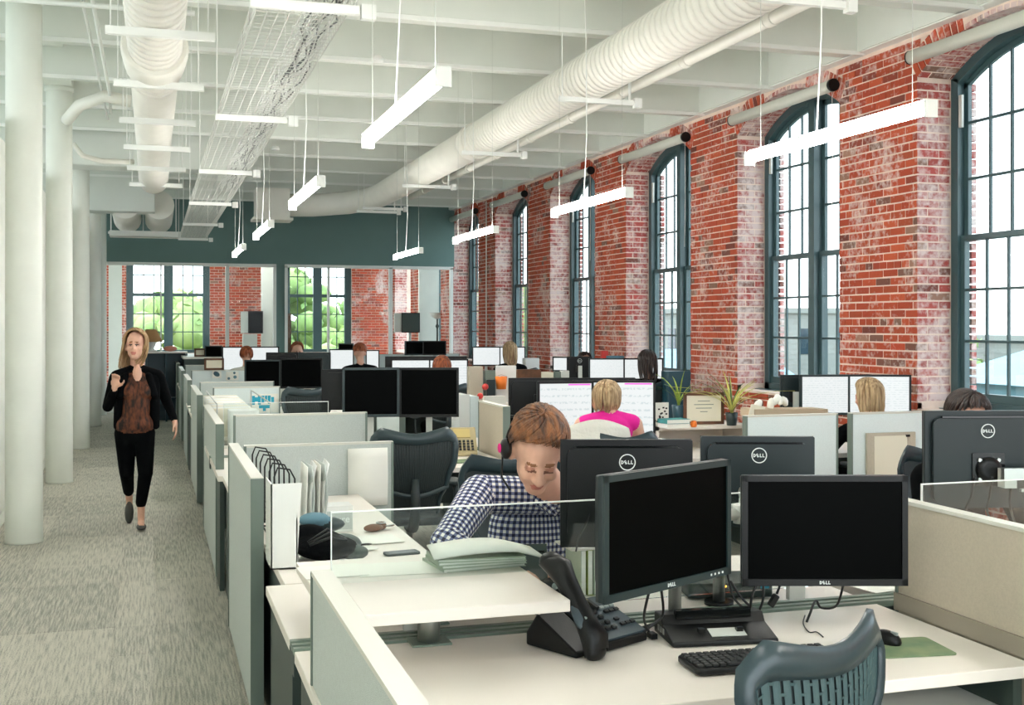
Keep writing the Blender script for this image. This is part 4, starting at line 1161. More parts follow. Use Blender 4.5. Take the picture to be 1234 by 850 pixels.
CHAIR_F = chair('large teal mesh chair back at the bottom right of the photo', (1.325, 2.58, 0), 25, top=1.005, fine=18, hw=0.285)
chair_a = chair('dark teal mesh chair behind the man, second row by the aisle', (1.60, 7.42, 0), -6, top=1.045, hw=0.285, fm='chair_frame', mm='chair_dark', fine=30)
def chair_at(label, x, y, rz, src=None):
    return dup(src or chair_a, loc=(x, y, 0), rz=rz, label=label)
chair_at('mesh chair before the black monitor of the third row, seen through glass', 1.50, 12.55, 12)
chair_at('chair of the ginger haired man in gingham, mostly hidden by him', 1.72, 5.25, 180)
chair_at('chair carrying the white cardigan, behind the woman in pink', 3.02, 7.5, 0).scale = (0.95, 1, 0.93)
chair_at('chair of the colleague hidden by the big rear monitor at the right', 4.05, 4.98, 180)
chair_at('chair of the fair haired woman before the brick pier at the right', 5.2, 7.4, 5)
chair_at('chair of the dark haired woman before the third window', 5.28, 12.3, -3)
chair_at('chair right of the blonde woman beside the far brick piers', 5.45, 17.0, -20)
chair_at('chair of the red haired worker behind the black monitors', 3.1, 12.7, 0)
chair_at('chair of the short haired man in black near the teal wall', 3.15, 17.6, -5)

D = 0.742
# ---- front bench
monitor('front monitor left of the pair, black screen turned to the right', (1.365, 2.95, D), 26.5, 0.555, 0.335, 0.972, bezel='bezel_teal', front_logo=True, detail=1, grp=None, stand='none')
monitor('front monitor right of the pair, black screen facing the camera', (2.0, 3.17, D), -17.2, 0.515, 0.342, 0.89, front_logo=True, stand='none')
mat('amber', (255, 170, 40), emit=2.0)
def arm(label, pole, z, tips):
    """monitor arm: a silver pole with horizontal arms to the mount points"""
    t = thing('display_stand', label, 'stand', (pole[0], pole[1], D))
    o_ = (pole[0], pole[1], D)
    MB(o_).lathe([(0.021, D), (0.021, z + 0.06)], (pole[0], pole[1], 0), 14).build('pole', 'silver', t)
    MB(o_).lathe([(0.05, D), (0.05, D + 0.012)], (pole[0], pole[1], 0), 18).build('clamp', 'black_plastic', t)
    for (x, y, zz, el) in tips:
        a = Vector((pole[0], pole[1], z)); e = Vector((x, y, zz)); k = Vector((el[0], el[1], z))
        for p, q in ((a, k), (k, e)):
            d_ = (q - p); L = d_.length
            if L < 0.02: continue
            MB(o_).tube([p, q], 0.02, 8).build('arm_link', 'silver_paint', t)
        MB(o_).lathe([(0.028, -0.03), (0.028, 0.03)], tuple(k), 12).build('joint', 'silver_paint', t)
    return t
arm('silver pole between the two front monitors holding them up', (1.60, 3.40), 1.08, [(1.36, 2.98, 1.12, (1.62, 3.12)), (2.015, 3.24, 1.06, (1.85, 3.42))])
# man's side
monitor('black monitor back with a round mark, directly right of the man', (1.60, 3.80, D), 180 - 17.2, 0.465, 0.378, 0.918, back='black_plastic', logo=True, vent=True, stand='none', grp=None)
monitor('dark monitor back with a round mark, between the man and the white panels', (2.185, 3.92, D), 180 - 19, 0.425, 0.34, 0.94, logo=True, vent=True, stand='none')
arm('silver arm behind the two rear facing monitors beside the man', (1.86, 3.60), 1.06, [(1.62, 3.79, 1.08, (1.75, 3.66)), (2.13, 3.93, 1.08, (2.0, 3.66))])
bm_ = monitor('big dark monitor back with round mark and black mount at the right edge', (3.265, 3.99, D), 180 - 14, 0.50, 0.398, 0.95, logo=True, vent=True, stand='none')
MB().rbox((0, 0.046, 0.37), (0.135, 0.008, 0.135), 0.006, ax=1).build('mount_plate', 'black_gloss', bm_)
MB().lathe([(0.052, 0.049), (0.05, 0.066), (0.03, 0.07)], (0, 0, 0.37), 20, axis=1).build('swivel', 'black_plastic', bm_)
for a in (45, 135, 225, 315): MB().lathe([(0.008, 0.05), (0.008, 0.06)], (0.055 * math.cos(math.radians(a)), 0, 0.37 + 0.055 * math.sin(math.radians(a))), 8, axis=1).build('screw', 'silver', bm_)
t = thing('display_stand', 'flat silver arm reaching the mount of the big rear monitor', 'stand', (3.60, 3.72, D)); o_ = (3.60, 3.72, D)
R_ = Rz(-8); 
MB(o_).cbox((3.38, 3.83, 1.105), (0.26, 0.03, 0.045), Rz(-14)).build('arm_link', 'silver', t)
MB(o_).cbox((3.44, 3.80, 1.04), (0.26, 0.02, 0.012), Rz(-14)).build('arm_link', 'silver', t)
MB(o_).cbox((3.285, 3.872, 1.085), (0.05, 0.06, 0.075), Rz(-14)).build('bracket', 'silver_paint', t)
MB(o_).lathe([(0.02, D), (0.02, 1.15)], (3.56, 3.76, 0), 14).build('pole', 'silver', t)
# ---- second row
m_ = monitor('black monitor left of the pair above the mesh chair, second row', atY(447, 545, 8.95).xy.to_3d() + Vector((0, 0, D)), -8, 0.44, 0.385, 0.985, bezel='bezel_teal', stand='pole')
monitor('black monitor right of the pair left of the tan desk phone, second row', atY(517, 545, 8.95).xy.to_3d() + Vector((0, 0, D)), -14, 0.47, 0.39, 0.975, stand='pole')
def mon(label, x0, x1, yt, yb, Y, kind='black', rz=-12, **kw):
    """display whose picture outline is x0..x1, yt..yb on the plane Y"""
    a = atY(x0, yt, Y); b = atY(x1, yb, Y)
    w = abs(b.x - a.x) / math.cos(math.radians(rz if abs(rz) < 90 else 180 - abs(rz))) * (1.0)
    h = a.z - b.z
    kw.setdefault('stand', 'pole')
    if kind == 'back': return monitor(label, ((a.x + b.x) / 2, Y, D), 180 + rz, w, h, b.z, back=kw.pop('back', 'dark_back'), **kw)
    sc = {'black': 'screen_black', 'page': 'screen_page', 'sheet': 'screen_sheet'}[kind]
    return monitor(label, ((a.x + b.x) / 2, Y, D), rz, w, h, b.z, screen=sc, **kw)
mon('dark monitor back left of the black pair, between second and third rows', 389, 476, 446, 493, 9.35, 'back', back='black_plastic')
mA = mon('lit monitor showing a spreadsheet, left of the woman in pink', 648, 714, 460, 538, 8.3, 'sheet', rz=-4)
mB = mon('lit monitor with a pink bar, partly behind the head of the woman in pink', 713, 784, 459, 541, 8.3, 'sheet', rz=-20)
mon('dark monitor back behind the spreadsheet monitors of the woman in pink', 615, 684, 456, 502, 9.3, 'back', back='black_plastic')
mon('dark monitor back right of centre behind the woman in pink', 686, 762, 456, 490, 9.3, 'back', back='black_plastic')
mon('dark monitor standing on edge left of the spreadsheet monitor', 613, 646, 501, 545, 8.2, 'black')
for q_ in (mA, mB):
    sb = [c for c in q_.children if c.name.startswith('screen')][0].data.vertices; zt_ = max(v.co.z for v in sb); xr_ = max(v.co.x for v in sb)
    MB().box((xr_ * 0.1, -0.0125, zt_ - 0.014), (xr_ * 0.96, -0.0112, zt_ - 0.004)).build('toolbar', 'magenta_bar', q_)
# window side, second row
mon('dark monitor back at the left of the window side screens', 942, 969, 452, 497, 8.6, 'back', rz=-12)
mon('lit monitor with a text page before the second window', 967, 1020, 452, 500, 8.3, 'page', rz=-12, bezel='bezel_teal')
mon('lit monitor behind the head of the fair haired woman at the right', 1022, 1087, 452, 500, 8.3, 'page', rz=-25)
# ---- third row
mon('grey blue monitor left of the black one, third row by the aisle', 295, 338, 434, 467, 13.8, 'black', bezel='bezel_teal')
mon('black monitor above the mesh chair of the third row', 338, 388, 432, 468, 13.7, 'black')
mon('dark monitor back with a white clip, left of two behind the third row', 321, 359, 425, 450, 14.5, 'back', back='black_plastic')
mon('blue grey monitor back with a white clip, right of two behind the third row', 358, 398, 425, 452, 14.5, 'back')
mon('lit monitor left of the red haired worker', 472, 520, 433, 472, 13.6, 'page')
mon('lit monitor right of the red haired worker', 518, 563, 433, 487, 13.5, 'page')
mon('dark monitor back above the lit pair of the red haired worker', 466, 560, 430, 455, 14.6, 'back', back='black_plastic')
mon('tilted lit screen left of the dark monitor back, third row by the piers', 668, 684, 430, 448, 14.6, 'page', rz=-35)
mon('dark monitor back with small mark before the fifth pier', 684, 712, 430, 455, 14.5, 'back', back='black_plastic', logo=True)
mon('lit monitor left of the dark haired woman', 711, 751, 432, 457, 13.4, 'page', bezel='bezel_teal')
mon('lit monitor behind the head of the dark haired woman', 753, 797, 432, 458, 13.3, 'page')
mon('blue monitor back above the lit monitor of the dark haired woman', 732, 762, 429, 445, 14.6, 'back', back='roof_blue')
# ---- fourth row
mon('white lit monitor at the left of the fourth row', 268, 302, 418, 447, 18.8, 'page')
mon('lit monitor behind the left one of two far heads', 302, 336, 418, 436, 18.9, 'page')
mon('pale monitor left of the man in black', 397, 426, 421, 446, 18.9, 'page')
mon('lit monitor right of the man in black', 441, 457, 422, 446, 18.9, 'page')
mon('lit monitor left of the blonde woman near the far piers', 570, 602, 418, 441, 18.7, 'page')
mon('lit monitor behind the blonde woman near the far piers', 601, 632, 418, 441, 18.7, 'page')
mon('teal monitor by the floor lamp, left one of two', 487, 511, 411, 428, 19.9, 'black', bezel='bezel_teal', rz=20)
mon('black monitor by the floor lamp, right one of two', 510, 537, 411, 428, 19.8, 'black')
mon('blue grey monitor left of the white far screen', 247, 268, 417, 432, 20.5, 'black', bezel='bezel_teal')
mon('small dark printer like screen before the right far window', 408, 426, 414, 425, 19.95, 'black', bezel='bezel_teal')
# ================================================================== PEOPLE
def cap(m, a, ra, b, rb): return ('c', m, Vector(a), ra, Vector(b), rb)
def ell(m, c, r, R=None): return ('e', m, Matrix.Translation(Vector(c)) @ ((R or Matrix.Identity(3)).to_4x4()) @ Matrix.Diagonal((r[0], r[1], r[2], 1)))
def xf(prims, M):
    o = []
    for p in prims:
        if p[0] == 'c': o.append(('c', p[1], M @ p[2], p[3], M @ p[4], p[5]))
        else: o.append(('e', p[1], M @ p[2]))
    return o
def fuse(name, prims, voxel, parent, smooth=3, bias={}):
    m = MB()
    for p in prims:
        if p[0] == 'c':
            a, ra, b, rb = p[2:]; d = b - a; n = 14
            ax = d.normalized() if d.length > 1e-6 else Vector((0, 0, 1))
            q = ax.to_track_quat('Z', 'Y').to_matrix()
            prof = [(math.sin(PI / 2 * i / 5) * ra, -math.cos(PI / 2 * i / 5) * ra) for i in range(1, 6)] + [(math.cos(PI / 2 * i / 5) * rb, d.length + math.sin(PI / 2 * i / 5) * rb) for i in range(0, 5)]
            s = MB(); s.lathe([(0.0005, -ra)] + prof + [(0.0005, d.length + rb)], seg=n); vs = [a + q @ Vector(v) for v in s.v]; m._add(vs, s.f)
        else:
            s = MB(); s.ball((0, 0, 0), 1, 16, 10); m._add([p[2] @ Vector(v) for v in s.v], s.f)
    me = m.mesh('tmp', ['skin']); o = bpy.data.objects.new('tmp', me); C.objects.link(o)
    r = o.modifiers.new('r', 'REMESH'); r.mode = 'VOXEL'; r.voxel_size = voxel; r.use_smooth_shade = True
    s_ = o.modifiers.new('s', 'SMOOTH'); s_.factor = 0.5; s_.iterations = smooth
    dg = bpy.context.evaluated_depsgraph_get(); ev = o.evaluated_get(dg); nm = bpy.data.meshes.new_from_object(ev)
    bpy.data.objects.remove(o); bpy.data.meshes.remove(me)
    mats = []
    for p in prims:
        if p[1] not in mats: mats.append(p[1])
    nm.materials.clear()
    for k in mats: nm.materials.append(MATS[k])
    nf = len(nm.polygons); cen = np.empty(nf * 3); nm.polygons.foreach_get('center', cen); cen = cen.reshape(-1, 3)
    best = np.full(nf, 1e9); idx = np.zeros(nf, int)
    for p in prims:
        if p[0] == 'c':
            a = np.array(p[2]); b = np.array(p[4]); ab = b - a; L = max(1e-9, ab @ ab); t = np.clip((cen - a) @ ab / L, 0, 1)
            d = np.linalg.norm(cen - (a + t[:, None] * ab), axis=1) - (p[3] + t * (p[5] - p[3]))
        else:
            Mi = np.array(p[2].inverted()); q = cen @ Mi[:3, :3].T + Mi[:3, 3]; sc = min(p[2].to_scale()); d = (np.linalg.norm(q, axis=1) - 1) * sc
        d = d - bias.get(p[1], 0)
        w = d < best; best[w] = d[w]; idx[w] = mats.index(p[1])
    pidx = np.full(nf, -1); b2 = np.full(nf, 1e9)
    for pi_, p in enumerate(prims):
        if p[0] == 'c':
            a = np.array(p[2]); b = np.array(p[4]); ab = b - a; L_ = max(1e-9, ab @ ab); t = np.clip((cen - a) @ ab / L_, 0, 1)
            d = np.linalg.norm(cen - (a + t[:, None] * ab), axis=1) - (p[3] + t * (p[5] - p[3]))
        else:
            Mi = np.array(p[2].inverted()); q = cen @ Mi[:3, :3].T + Mi[:3, 3]; d = (np.linalg.norm(q, axis=1) - 1) * min(p[2].to_scale())
        w = d < b2; b2[w] = d[w]; pidx[w] = pi_
    if 'gingham' in mats:
        nl = len(nm.loops); vi = np.empty(nl, int); nm.loops.foreach_get('vertex_index', vi); co = np.empty(len(nm.vertices) * 3); nm.vertices.foreach_get('co', co); co = co.reshape(-1, 3)[vi]
        ls = np.empty(nf, int); nm.polygons.foreach_get('loop_total', ls); lp = np.repeat(pidx, ls); uv = np.zeros((nl, 3))
        for pi_, p in enumerate(prims):
            w = lp == pi_
            if not w.any(): continue
            if p[0] == 'c':
                a = np.array(p[2]); ab = np.array(p[4]) - a; ln = np.linalg.norm(ab); ax = ab / ln
                ref = np.array([0, -1.0, 0.3]); ref -= ax * (ref @ ax); ref /= np.linalg.norm(ref); o2 = np.cross(ax, ref)
                d = co[w] - a; uv[w, 0] = np.arctan2(d @ o2, d @ ref) * (p[3] + p[5]) / 2; uv[w, 1] = d @ ax
            else:
                c_ = np.array(p[2].translation); sx = p[2].to_scale()[0]; d = co[w] - c_
                uv[w, 0] = np.arctan2(d[:, 0], -d[:, 1]) * sx * 0.85; uv[w, 1] = co[w][:, 2]
        at_ = nm.attributes.new('cloth_uv', 'FLOAT_VECTOR', 'CORNER'); at_.data.foreach_set('vector', uv.ravel())
    nm.polygons.foreach_set('material_index', idx.astype(np.int32)); nm.polygons.foreach_set('use_smooth', np.ones(nf, bool)); nm.update()
    ob = bpy.data.objects.new(name, nm); C.objects.link(ob); nm.name = name
    if parent is not None: ob.parent = parent
    return ob
BIAS = {'eye': 0.003, 'lip': 0.003, 'lid': 0.002, 'lash': 0.003, 'brow': 0.003}
def head(M, s=1.0, fem=False, down=False):
    k = 0.94 if fem else 1.0
    P = [ell('skin', (0, 0.012, 0.03), (0.075 * k, 0.096, 0.092)), ell('skin', (0, -0.020, -0.028), (0.062 * k, 0.070, 0.082)), ell('skin', (0, -0.052, -0.085), (0.034 * k, 0.034, 0.028)),
         cap('skin', (-0.03, -0.072, 0.022), 0.012, (0.03, -0.072, 0.022), 0.012),
         cap('skin', (0, -0.084, 0.008), 0.009, (0, -0.104, -0.028), 0.013), ell('skin', (-0.013, -0.094, -0.032), (0.009, 0.009, 0.007)), ell('skin', (0.013, -0.094, -0.032), (0.009, 0.009, 0.007)),
         ell('skin', (-0.036, -0.062, -0.025), (0.024, 0.024, 0.022)), ell('skin', (0.036, -0.062, -0.025), (0.024, 0.024, 0.022)),
         cap('lip', (-0.016, -0.084, -0.060), 0.0035, (0.016, -0.084, -0.060), 0.0035), cap('lip', (-0.011, -0.084, -0.066), 0.004, (0.011, -0.084, -0.066), 0.004), cap('brow', (-0.044, -0.078, 0.026), 0.003, (-0.018, -0.085, 0.024), 0.0035), cap('brow', (0.044, -0.078, 0.026), 0.003, (0.018, -0.085, 0.024), 0.0035),
         ell('lid', (-0.030, -0.072, 0.006), (0.016, 0.013, 0.011)), ell('lid', (0.030, -0.072, 0.006), (0.016, 0.013, 0.011)),
         ell('lash' if down else 'eye', (-0.030, -0.083, 0.000 if down else 0.004), (0.011, 0.004, 0.0025 if down else 0.0042)), ell('lash' if down else 'eye', (0.030, -0.083, 0.000 if down else 0.004), (0.011, 0.004, 0.0025 if down else 0.0042)),
         ell('skin', (-0.078 * k, 0.012, -0.012), (0.011, 0.02, 0.032), Rz(20)), ell('skin', (0.078 * k, 0.012, -0.012), (0.011, 0.02, 0.032), Rz(-20))]
    return xf(P, M @ Matrix.Diagonal((s, s, s, 1)))
def xfs(prims, M, s):
    T = M @ Matrix.Diagonal((s, s, s, 1)); o = []
    for p in prims:
        if p[0] == 'c': o.append(('c', p[1], T @ p[2], p[3] * s, T @ p[4], p[5] * s))
        else: o.append(('e', p[1], T @ p[2]))
    return o
def hand(M, side, curl=0.5, s=1.0):
    """palm in the local XY plane, fingers along -Y, thumb on side*X, palm faces -Z"""
    P = [ell('skin', (0, -0.045, 0), (0.040, 0.050, 0.015)), cap('skin', (0, 0.02, 0), 0.024, (0, -0.02, 0), 0.026)]
    for i, (x, L) in enumerate(((-0.029, 0.062), (-0.010, 0.078), (0.010, 0.084), (0.029, 0.074))):
        x *= -side; L = L; a = Vector((x, -0.085, 0)); c1 = curl * 0.8; 
        b = a + Vector((x * 0.1, -math.cos(c1), -math.sin(c1))) * L * 0.42; c2 = c1 + curl * 0.9
        c = b + Vector((0, -math.cos(c2), -math.sin(c2))) * L * 0.33; c3 = c2 + curl * 0.7
        d = c + Vector((0, -math.cos(c3), -math.sin(c3))) * L * 0.25
        P += [cap('skin', a, 0.010, b, 0.0092), cap('skin', b, 0.0092, c, 0.0082), cap('skin', c, 0.0082, d, 0.0070)]
    a = Vector((side * 0.025, -0.02, -0.004)); b = a + Vector((side * 0.035, -0.028, -0.014)); c = b + Vector((side * 0.012, -0.028, -0.008)); d = c + Vector((side * 0.002, -0.022, -0.004))
    P += [cap('skin', a, 0.016, b, 0.0125), cap('skin', b, 0.012, c, 0.010), cap('skin', c, 0.010, d, 0.008)]
    return xfs(P, M, s)
def aim(o, d, up=(0, 0, 1)):
    """frame at o whose -Y axis points along d"""
    y = -Vector(d).normalized(); z = Vector(up); x = y.cross(z).normalized(); z = x.cross(y)
    return Matrix.Translation(Vector(o)) @ Matrix(((x.x, y.x, z.x), (x.y, y.y, z.y), (x.z, y.z, z.z))).to_4x4()
def hair(parent, M, mt, s=1.0, length=0.0, n=220, r=0.006, sway=(0, 0, 0), side_cover=0.25, front=0.55, seed=1, flow=None, spread=1.0, back_only=False):
    """strands over the skull, optionally hanging down by length"""
    rnd = random.Random(seed); m = MB(); T = M @ Matrix.Diagonal((s, s, s, 1))
    rx, ry, rz = 0.084, 0.106, 0.100; c0 = Vector((0, 0.014, 0.034))
    # solid under-cap
    cp = MB(); g = []
    for i in range(13):
        row = []
        for k in range(25):
            az = 2 * PI * k / 24; fr = -math.cos(az)          # +1 behind, -1 at the face
            face = max(0, math.cos(az)) # az=0 -> face (-Y)
            pm = (0.55 + (front - 0.45)) * face ** 0.7 + (1 - face ** 0.7) * (1.70 if abs(math.sin(az)) < 0.75 or fr > 0 else 1.45)
            po = pm * i / 12 + 0.001
            row.append(T @ (c0 + Vector((math.sin(po) * math.sin(az) * rx, -math.sin(po) * math.cos(az) * ry, math.cos(po) * rz))))
        g.append(row)
    m.sheet(g)
    for k in range(n):
        az = rnd.uniform(0, 2 * PI); face = max(0, math.cos(az))
        pm = (0.70 + (front - 0.45) + rnd.uniform(-0.16, 0.06) + 0.12 * math.sin(az)) * face ** 0.7 + (1 - face ** 0.7) * (1.75 + rnd.uniform(-0.1, 0.15))
        p0 = rnd.uniform(0.0, 0.8) * min(1, pm); pts = []; ns = 6
        lift = rnd.uniform(0.0, 0.006)
        for j in range(ns + 1):
            po = p0 + (pm - p0) * j / ns; a2 = az
            if flow: a2 = az + flow * (1 - j / ns) * 0.9 * (0.4 + face)
            kx = 1 + lift / rx
            pts.append(c0 + Vector((math.sin(po) * math.sin(a2) * rx * kx, -math.sin(po) * math.cos(a2) * ry * kx, math.cos(po) * rz * kx + 0.002)))
        if length and face < 0.45:
            e = pts[-1]; L = length * rnd.uniform(0.85, 1.05)
            for j in range(1, 6):
                f = j / 5; w = 1 + 0.15 * math.sin(f * PI) * spread - 0.25 * f
                pts.append(Vector((e.x * w + sway[0] * f * f, e.y * (1 - 0.2 * f) + sway[1] * f * f + rnd.uniform(-0.004, 0.004), e.z - L * f)))
        pts = [T @ p for p in pts]; N = len(pts) - 1
        m.tube(pts, [r * s * (1 - 0.75 * abs(2 * i / N - 0.85)) if i < N else r * s * 0.15 for i in range(N + 1)], 5, cap=False)
    return m.build('hair', mt, parent, fix=False)

# ---- walking woman
W = thing('person', 'person with long fair hair, walking up the aisle in black cardigan and patterned top', 'person', (-0.086, 10.2, 0))
Mh = Matrix.Translation((-0.045, -0.03, 1.525)) @ Rz(-8).to_4x4() @ Rx(-6).to_4x4()
P = head(Mh, 1.10, True) if False else xfs([], Mh, 1)
P = []
for p in head(Matrix.Identity(4), 1.0, True): P.append(p)
P = xfs(P, Mh, 1.06)
P += [cap('skin', (-0.04, 0.02, 1.46), 0.050, (-0.03, 0.03, 1.33), 0.056), ell('skin', (-0.03, -0.052, 1.275), (0.035, 0.045, 0.10)),
      ell('leopard', (-0.03, 0.0, 1.16), (0.150, 0.105, 0.16)), ell('leopard', (-0.09, -0.06, 1.15), (0.065, 0.06, 0.065)), ell('leopard', (0.03, -0.06, 1.15), (0.065, 0.06, 0.065)),
      cap('leopard', (-0.035, 0, 1.08), 0.115, (-0.045, 0, 0.95), 0.118), ell('leopard', (-0.05, 0, 0.87), (0.165, 0.125, 0.11)),
      ell('cloth_black', (-0.05, 0.02, 0.80), (0.155, 0.12, 0.11)),
      cap('cloth_black', (-0.19, 0.01, 1.27), 0.058, (-0.03, 0.02, 1.33), 0.05), cap('cloth_black', (0.13, 0.01, 1.27), 0.058, (-0.03, 0.02, 1.33), 0.05),
      cap('cloth_black', (-0.20, 0.01, 1.26), 0.056, (-0.265, 0.05, 1.02), 0.045), cap('cloth_black', (-0.265, 0.05, 1.02), 0.044, (-0.21, -0.13, 1.17), 0.032),
      cap('cloth_black', (0.14, 0.01, 1.26), 0.056, (0.205, 0.08, 1.06), 0.045), cap('cloth_black', (0.205, 0.08, 1.06), 0.044, (0.265, 0.0, 0.905), 0.030),
      cap('cloth_black', (0.025, 0.01, 0.80), 0.090, (0.035, -0.07, 0.47), 0.062), cap('cloth_black', (0.035, -0.07, 0.47), 0.060, (0.0, -0.02, 0.22), 0.046),
      cap('cloth_black', (-0.125, 0.01, 0.80), 0.090, (-0.115, 0.03, 0.47), 0.062), cap('cloth_black', (-0.115, 0.03, 0.47), 0.060, (-0.105, 0.28, 0.28), 0.046),
      cap('skin', (0.0, -0.02, 0.22), 0.033, (0.0, -0.01, 0.085), 0.030), cap('skin', (-0.105, 0.28, 0.28), 0.033, (-0.10, 0.36, 0.19), 0.030),
      cap('skin', (0.0, -0.02, 0.05), 0.030, (0.005, -0.13, 0.035), 0.026), cap('skin', (-0.10, 0.35, 0.155), 0.030, (-0.10, 0.30, 0.06), 0.026)]
P += hand(aim((-0.205, -0.15, 1.19), (0.12, -0.35, 0.9), (0.2, 1, 0.3)), 1, 0.5, 0.95)
P += hand(aim((0.27, -0.01, 0.885), (0.15, -0.25, -1.0), (1, 0, 0)), -1, 0.35, 0.95)
fuse('body', P, 0.009, W, 2, BIAS)
J = [ell('cloth_black', (-0.03, 0.055, 1.15), (0.175, 0.085, 0.20)), ell('cloth_black', (-0.04, 0.06, 0.92), (0.175, 0.095, 0.14)),
     cap('cloth_black', (-0.165, -0.01, 1.25), 0.05, (-0.185, -0.02, 0.86), 0.035), cap('cloth_black', (0.105, -0.01, 1.25), 0.05, (0.115, -0.02, 0.86), 0.035),
     cap('cloth_black', (-0.12, -0.055, 1.28), 0.028, (-0.165, -0.085, 1.12), 0.030), cap('cloth_black', (0.06, -0.055, 1.28), 0.028, (0.105, -0.085, 1.12), 0.030)]
fuse('cardigan', J, 0.009, W, 2)
hair(W, Mh, 'hair_blonde', 1.10, length=0.20, n=260, r=0.007, sway=(-0.06, 0.02, 0), seed=4, front=0.50)
m = MB(); m.ball((0.003, -0.09, 0.028), (0.040, 0.10, 0.026)); m.box((-0.03, -0.02, 0.0), (0.03, 0.03, 0.02)); m.build('shoe', 'shoe', W)
m = MB(); m.ball((-0.10, 0.30, 0.09), (0.038, 0.055, 0.10), R=Rx(-28)); m.build('shoe', 'shoe', W)

# ---- man in gingham
MX, MY = 1.50, 4.62
man = thing('person', 'person in navy gingham shirt with a headset, leaning over the desk and reading', 'person', (MX, MY, 0))
def L(x, y, Y, dz=0.0): p = atY(x, y, Y); return Vector((p.x - MX, Y - MY, p.z + dz))
hc = L(648, 546, 4.06)
Mh = Matrix.Translation(hc) @ Rz(-10).to_4x4() @ Ry(4).to_4x4() @ Rx(36).to_4x4()
P = xfs(head(Matrix.Identity(4), down=True), Mh, 1.22)
shR, shL = L(578, 596, 4.42), L(738, 600, 4.42)
nb = L(666, 590, 4.36)
elR = L(538, 655, 4.12); wrR = L(600, 688, 3.98); elL = L(760, 688, 4.25); wrL = L(692, 686, 4.08)
che = (shR + shL) / 2 + Vector((0, 0.10, -0.13))
P += [cap('skin', hc + Vector((0.01, 0.08, -0.05)), 0.062, nb, 0.066),
      cap('gingham', shR, 0.078, nb + Vector((0, 0.03, -0.03)), 0.075), cap('gingham', shL, 0.078, nb + Vector((0, 0.03, -0.03)), 0.075),
      ell('gingham', che + Vector((0, 0.03, -0.06)), (0.215, 0.135, 0.25)), ell('gingham', che + Vector((0.02, 0.16, -0.32)), (0.19, 0.15, 0.17)),
      cap('gingham', nb + Vector((-0.085, 0.0, -0.015)), 0.022, nb + Vector((-0.03, -0.095, -0.075)), 0.017), cap('gingham', nb + Vector((0.085, 0.0, -0.015)), 0.022, nb + Vector((0.02, -0.095, -0.075)), 0.017),
      cap('gingham', shR, 0.080, elR, 0.060), cap('gingham', elR, 0.062, wrR, 0.046), cap('gingham', shL, 0.080, elL, 0.060), cap('gingham', elL, 0.062, wrL + Vector((0.06, 0.02, 0)), 0.050),
      cap('skin', wrL + Vector((0.06, 0.02, 0)), 0.040, wrL + Vector((-0.05, -0.01, -0.005)), 0.032),
      cap('cloth_black', (-0.02, 0.35, 0.55), 0.11, (-0.10, -0.1, 0.55), 0.085), cap('cloth_black', (0.16, 0.35, 0.55), 0.11, (0.22, -0.1, 0.55), 0.085),
      cap('cloth_black', (-0.10, -0.1, 0.55), 0.075, (-0.10, 0.0, 0.10), 0.05), cap('cloth_black', (0.22, -0.1, 0.55), 0.075, (0.22, 0.0, 0.10), 0.05),
      ell('cloth_black', (-0.10, -0.08, 0.045), (0.045, 0.12, 0.045)), ell('cloth_black', (0.22, -0.08, 0.045), (0.045, 0.12, 0.045))]
P += hand(aim(wrL + Vector((-0.06, -0.01, -0.006)), (-1, -0.15, -0.05), (0, 0, 1)), -1, 0.45)
P += hand(aim(wrR + Vector((0.02, -0.01, -0.006)), (1, -0.3, -0.1), (0, 0, 1)), 1, 0.45)
fuse('body', P, 0.0068, man, 2, BIAS)
# collar and button placket
cb_ = MB(); nbv = nb
for s_ in (-1, 1):
    cb_.sheet([[nbv + Vector((s_ * 0.085, 0.03, 0.015)), nbv + Vector((s_ * 0.075, -0.06, -0.005)), nbv + Vector((s_ * 0.012, -0.105, -0.05))], [nbv + Vector((s_ * 0.105, 0.03, -0.03)), nbv + Vector((s_ * 0.10, -0.075, -0.045)), nbv + Vector((s_ * 0.055, -0.115, -0.095))]])
hair(man, Mh, 'hair_ginger', 1.25, n=460, r=0.0065, seed=9, flow=0.9, front=0.66)
# headset
m = MB(); T = Mh @ Matrix.Diagonal((1.22, 1.22, 1.22, 1))
m.tube([T @ Vector((math.sin(a) * 0.094, 0.035, 0.02 + math.cos(a) * 0.118)) for a in [math.radians(q) for q in range(-95, 96, 10)]], 0.007, 8)
hs = m.build('headset', 'black_plastic', man)
for q_ in (-1, 1): MB().ball(T @ Vector((q_ * 0.096, 0.012, 0.0)), (0.022, 0.036, 0.040)).build('ear_cushion', 'black_plastic', hs)
MB().tube([T @ Vector((-0.105, 0.0, -0.02)), T @ Vector((-0.105, -0.05, -0.06)), T @ Vector((-0.08, -0.09, -0.075))], 0.004, 6).build('microphone', 'black_plastic', hs)
MB().ball(T @ Vector((-0.116, 0.012, 0.0)), (0.006, 0.016, 0.018)).build('ear_badge', 'pink', hs)

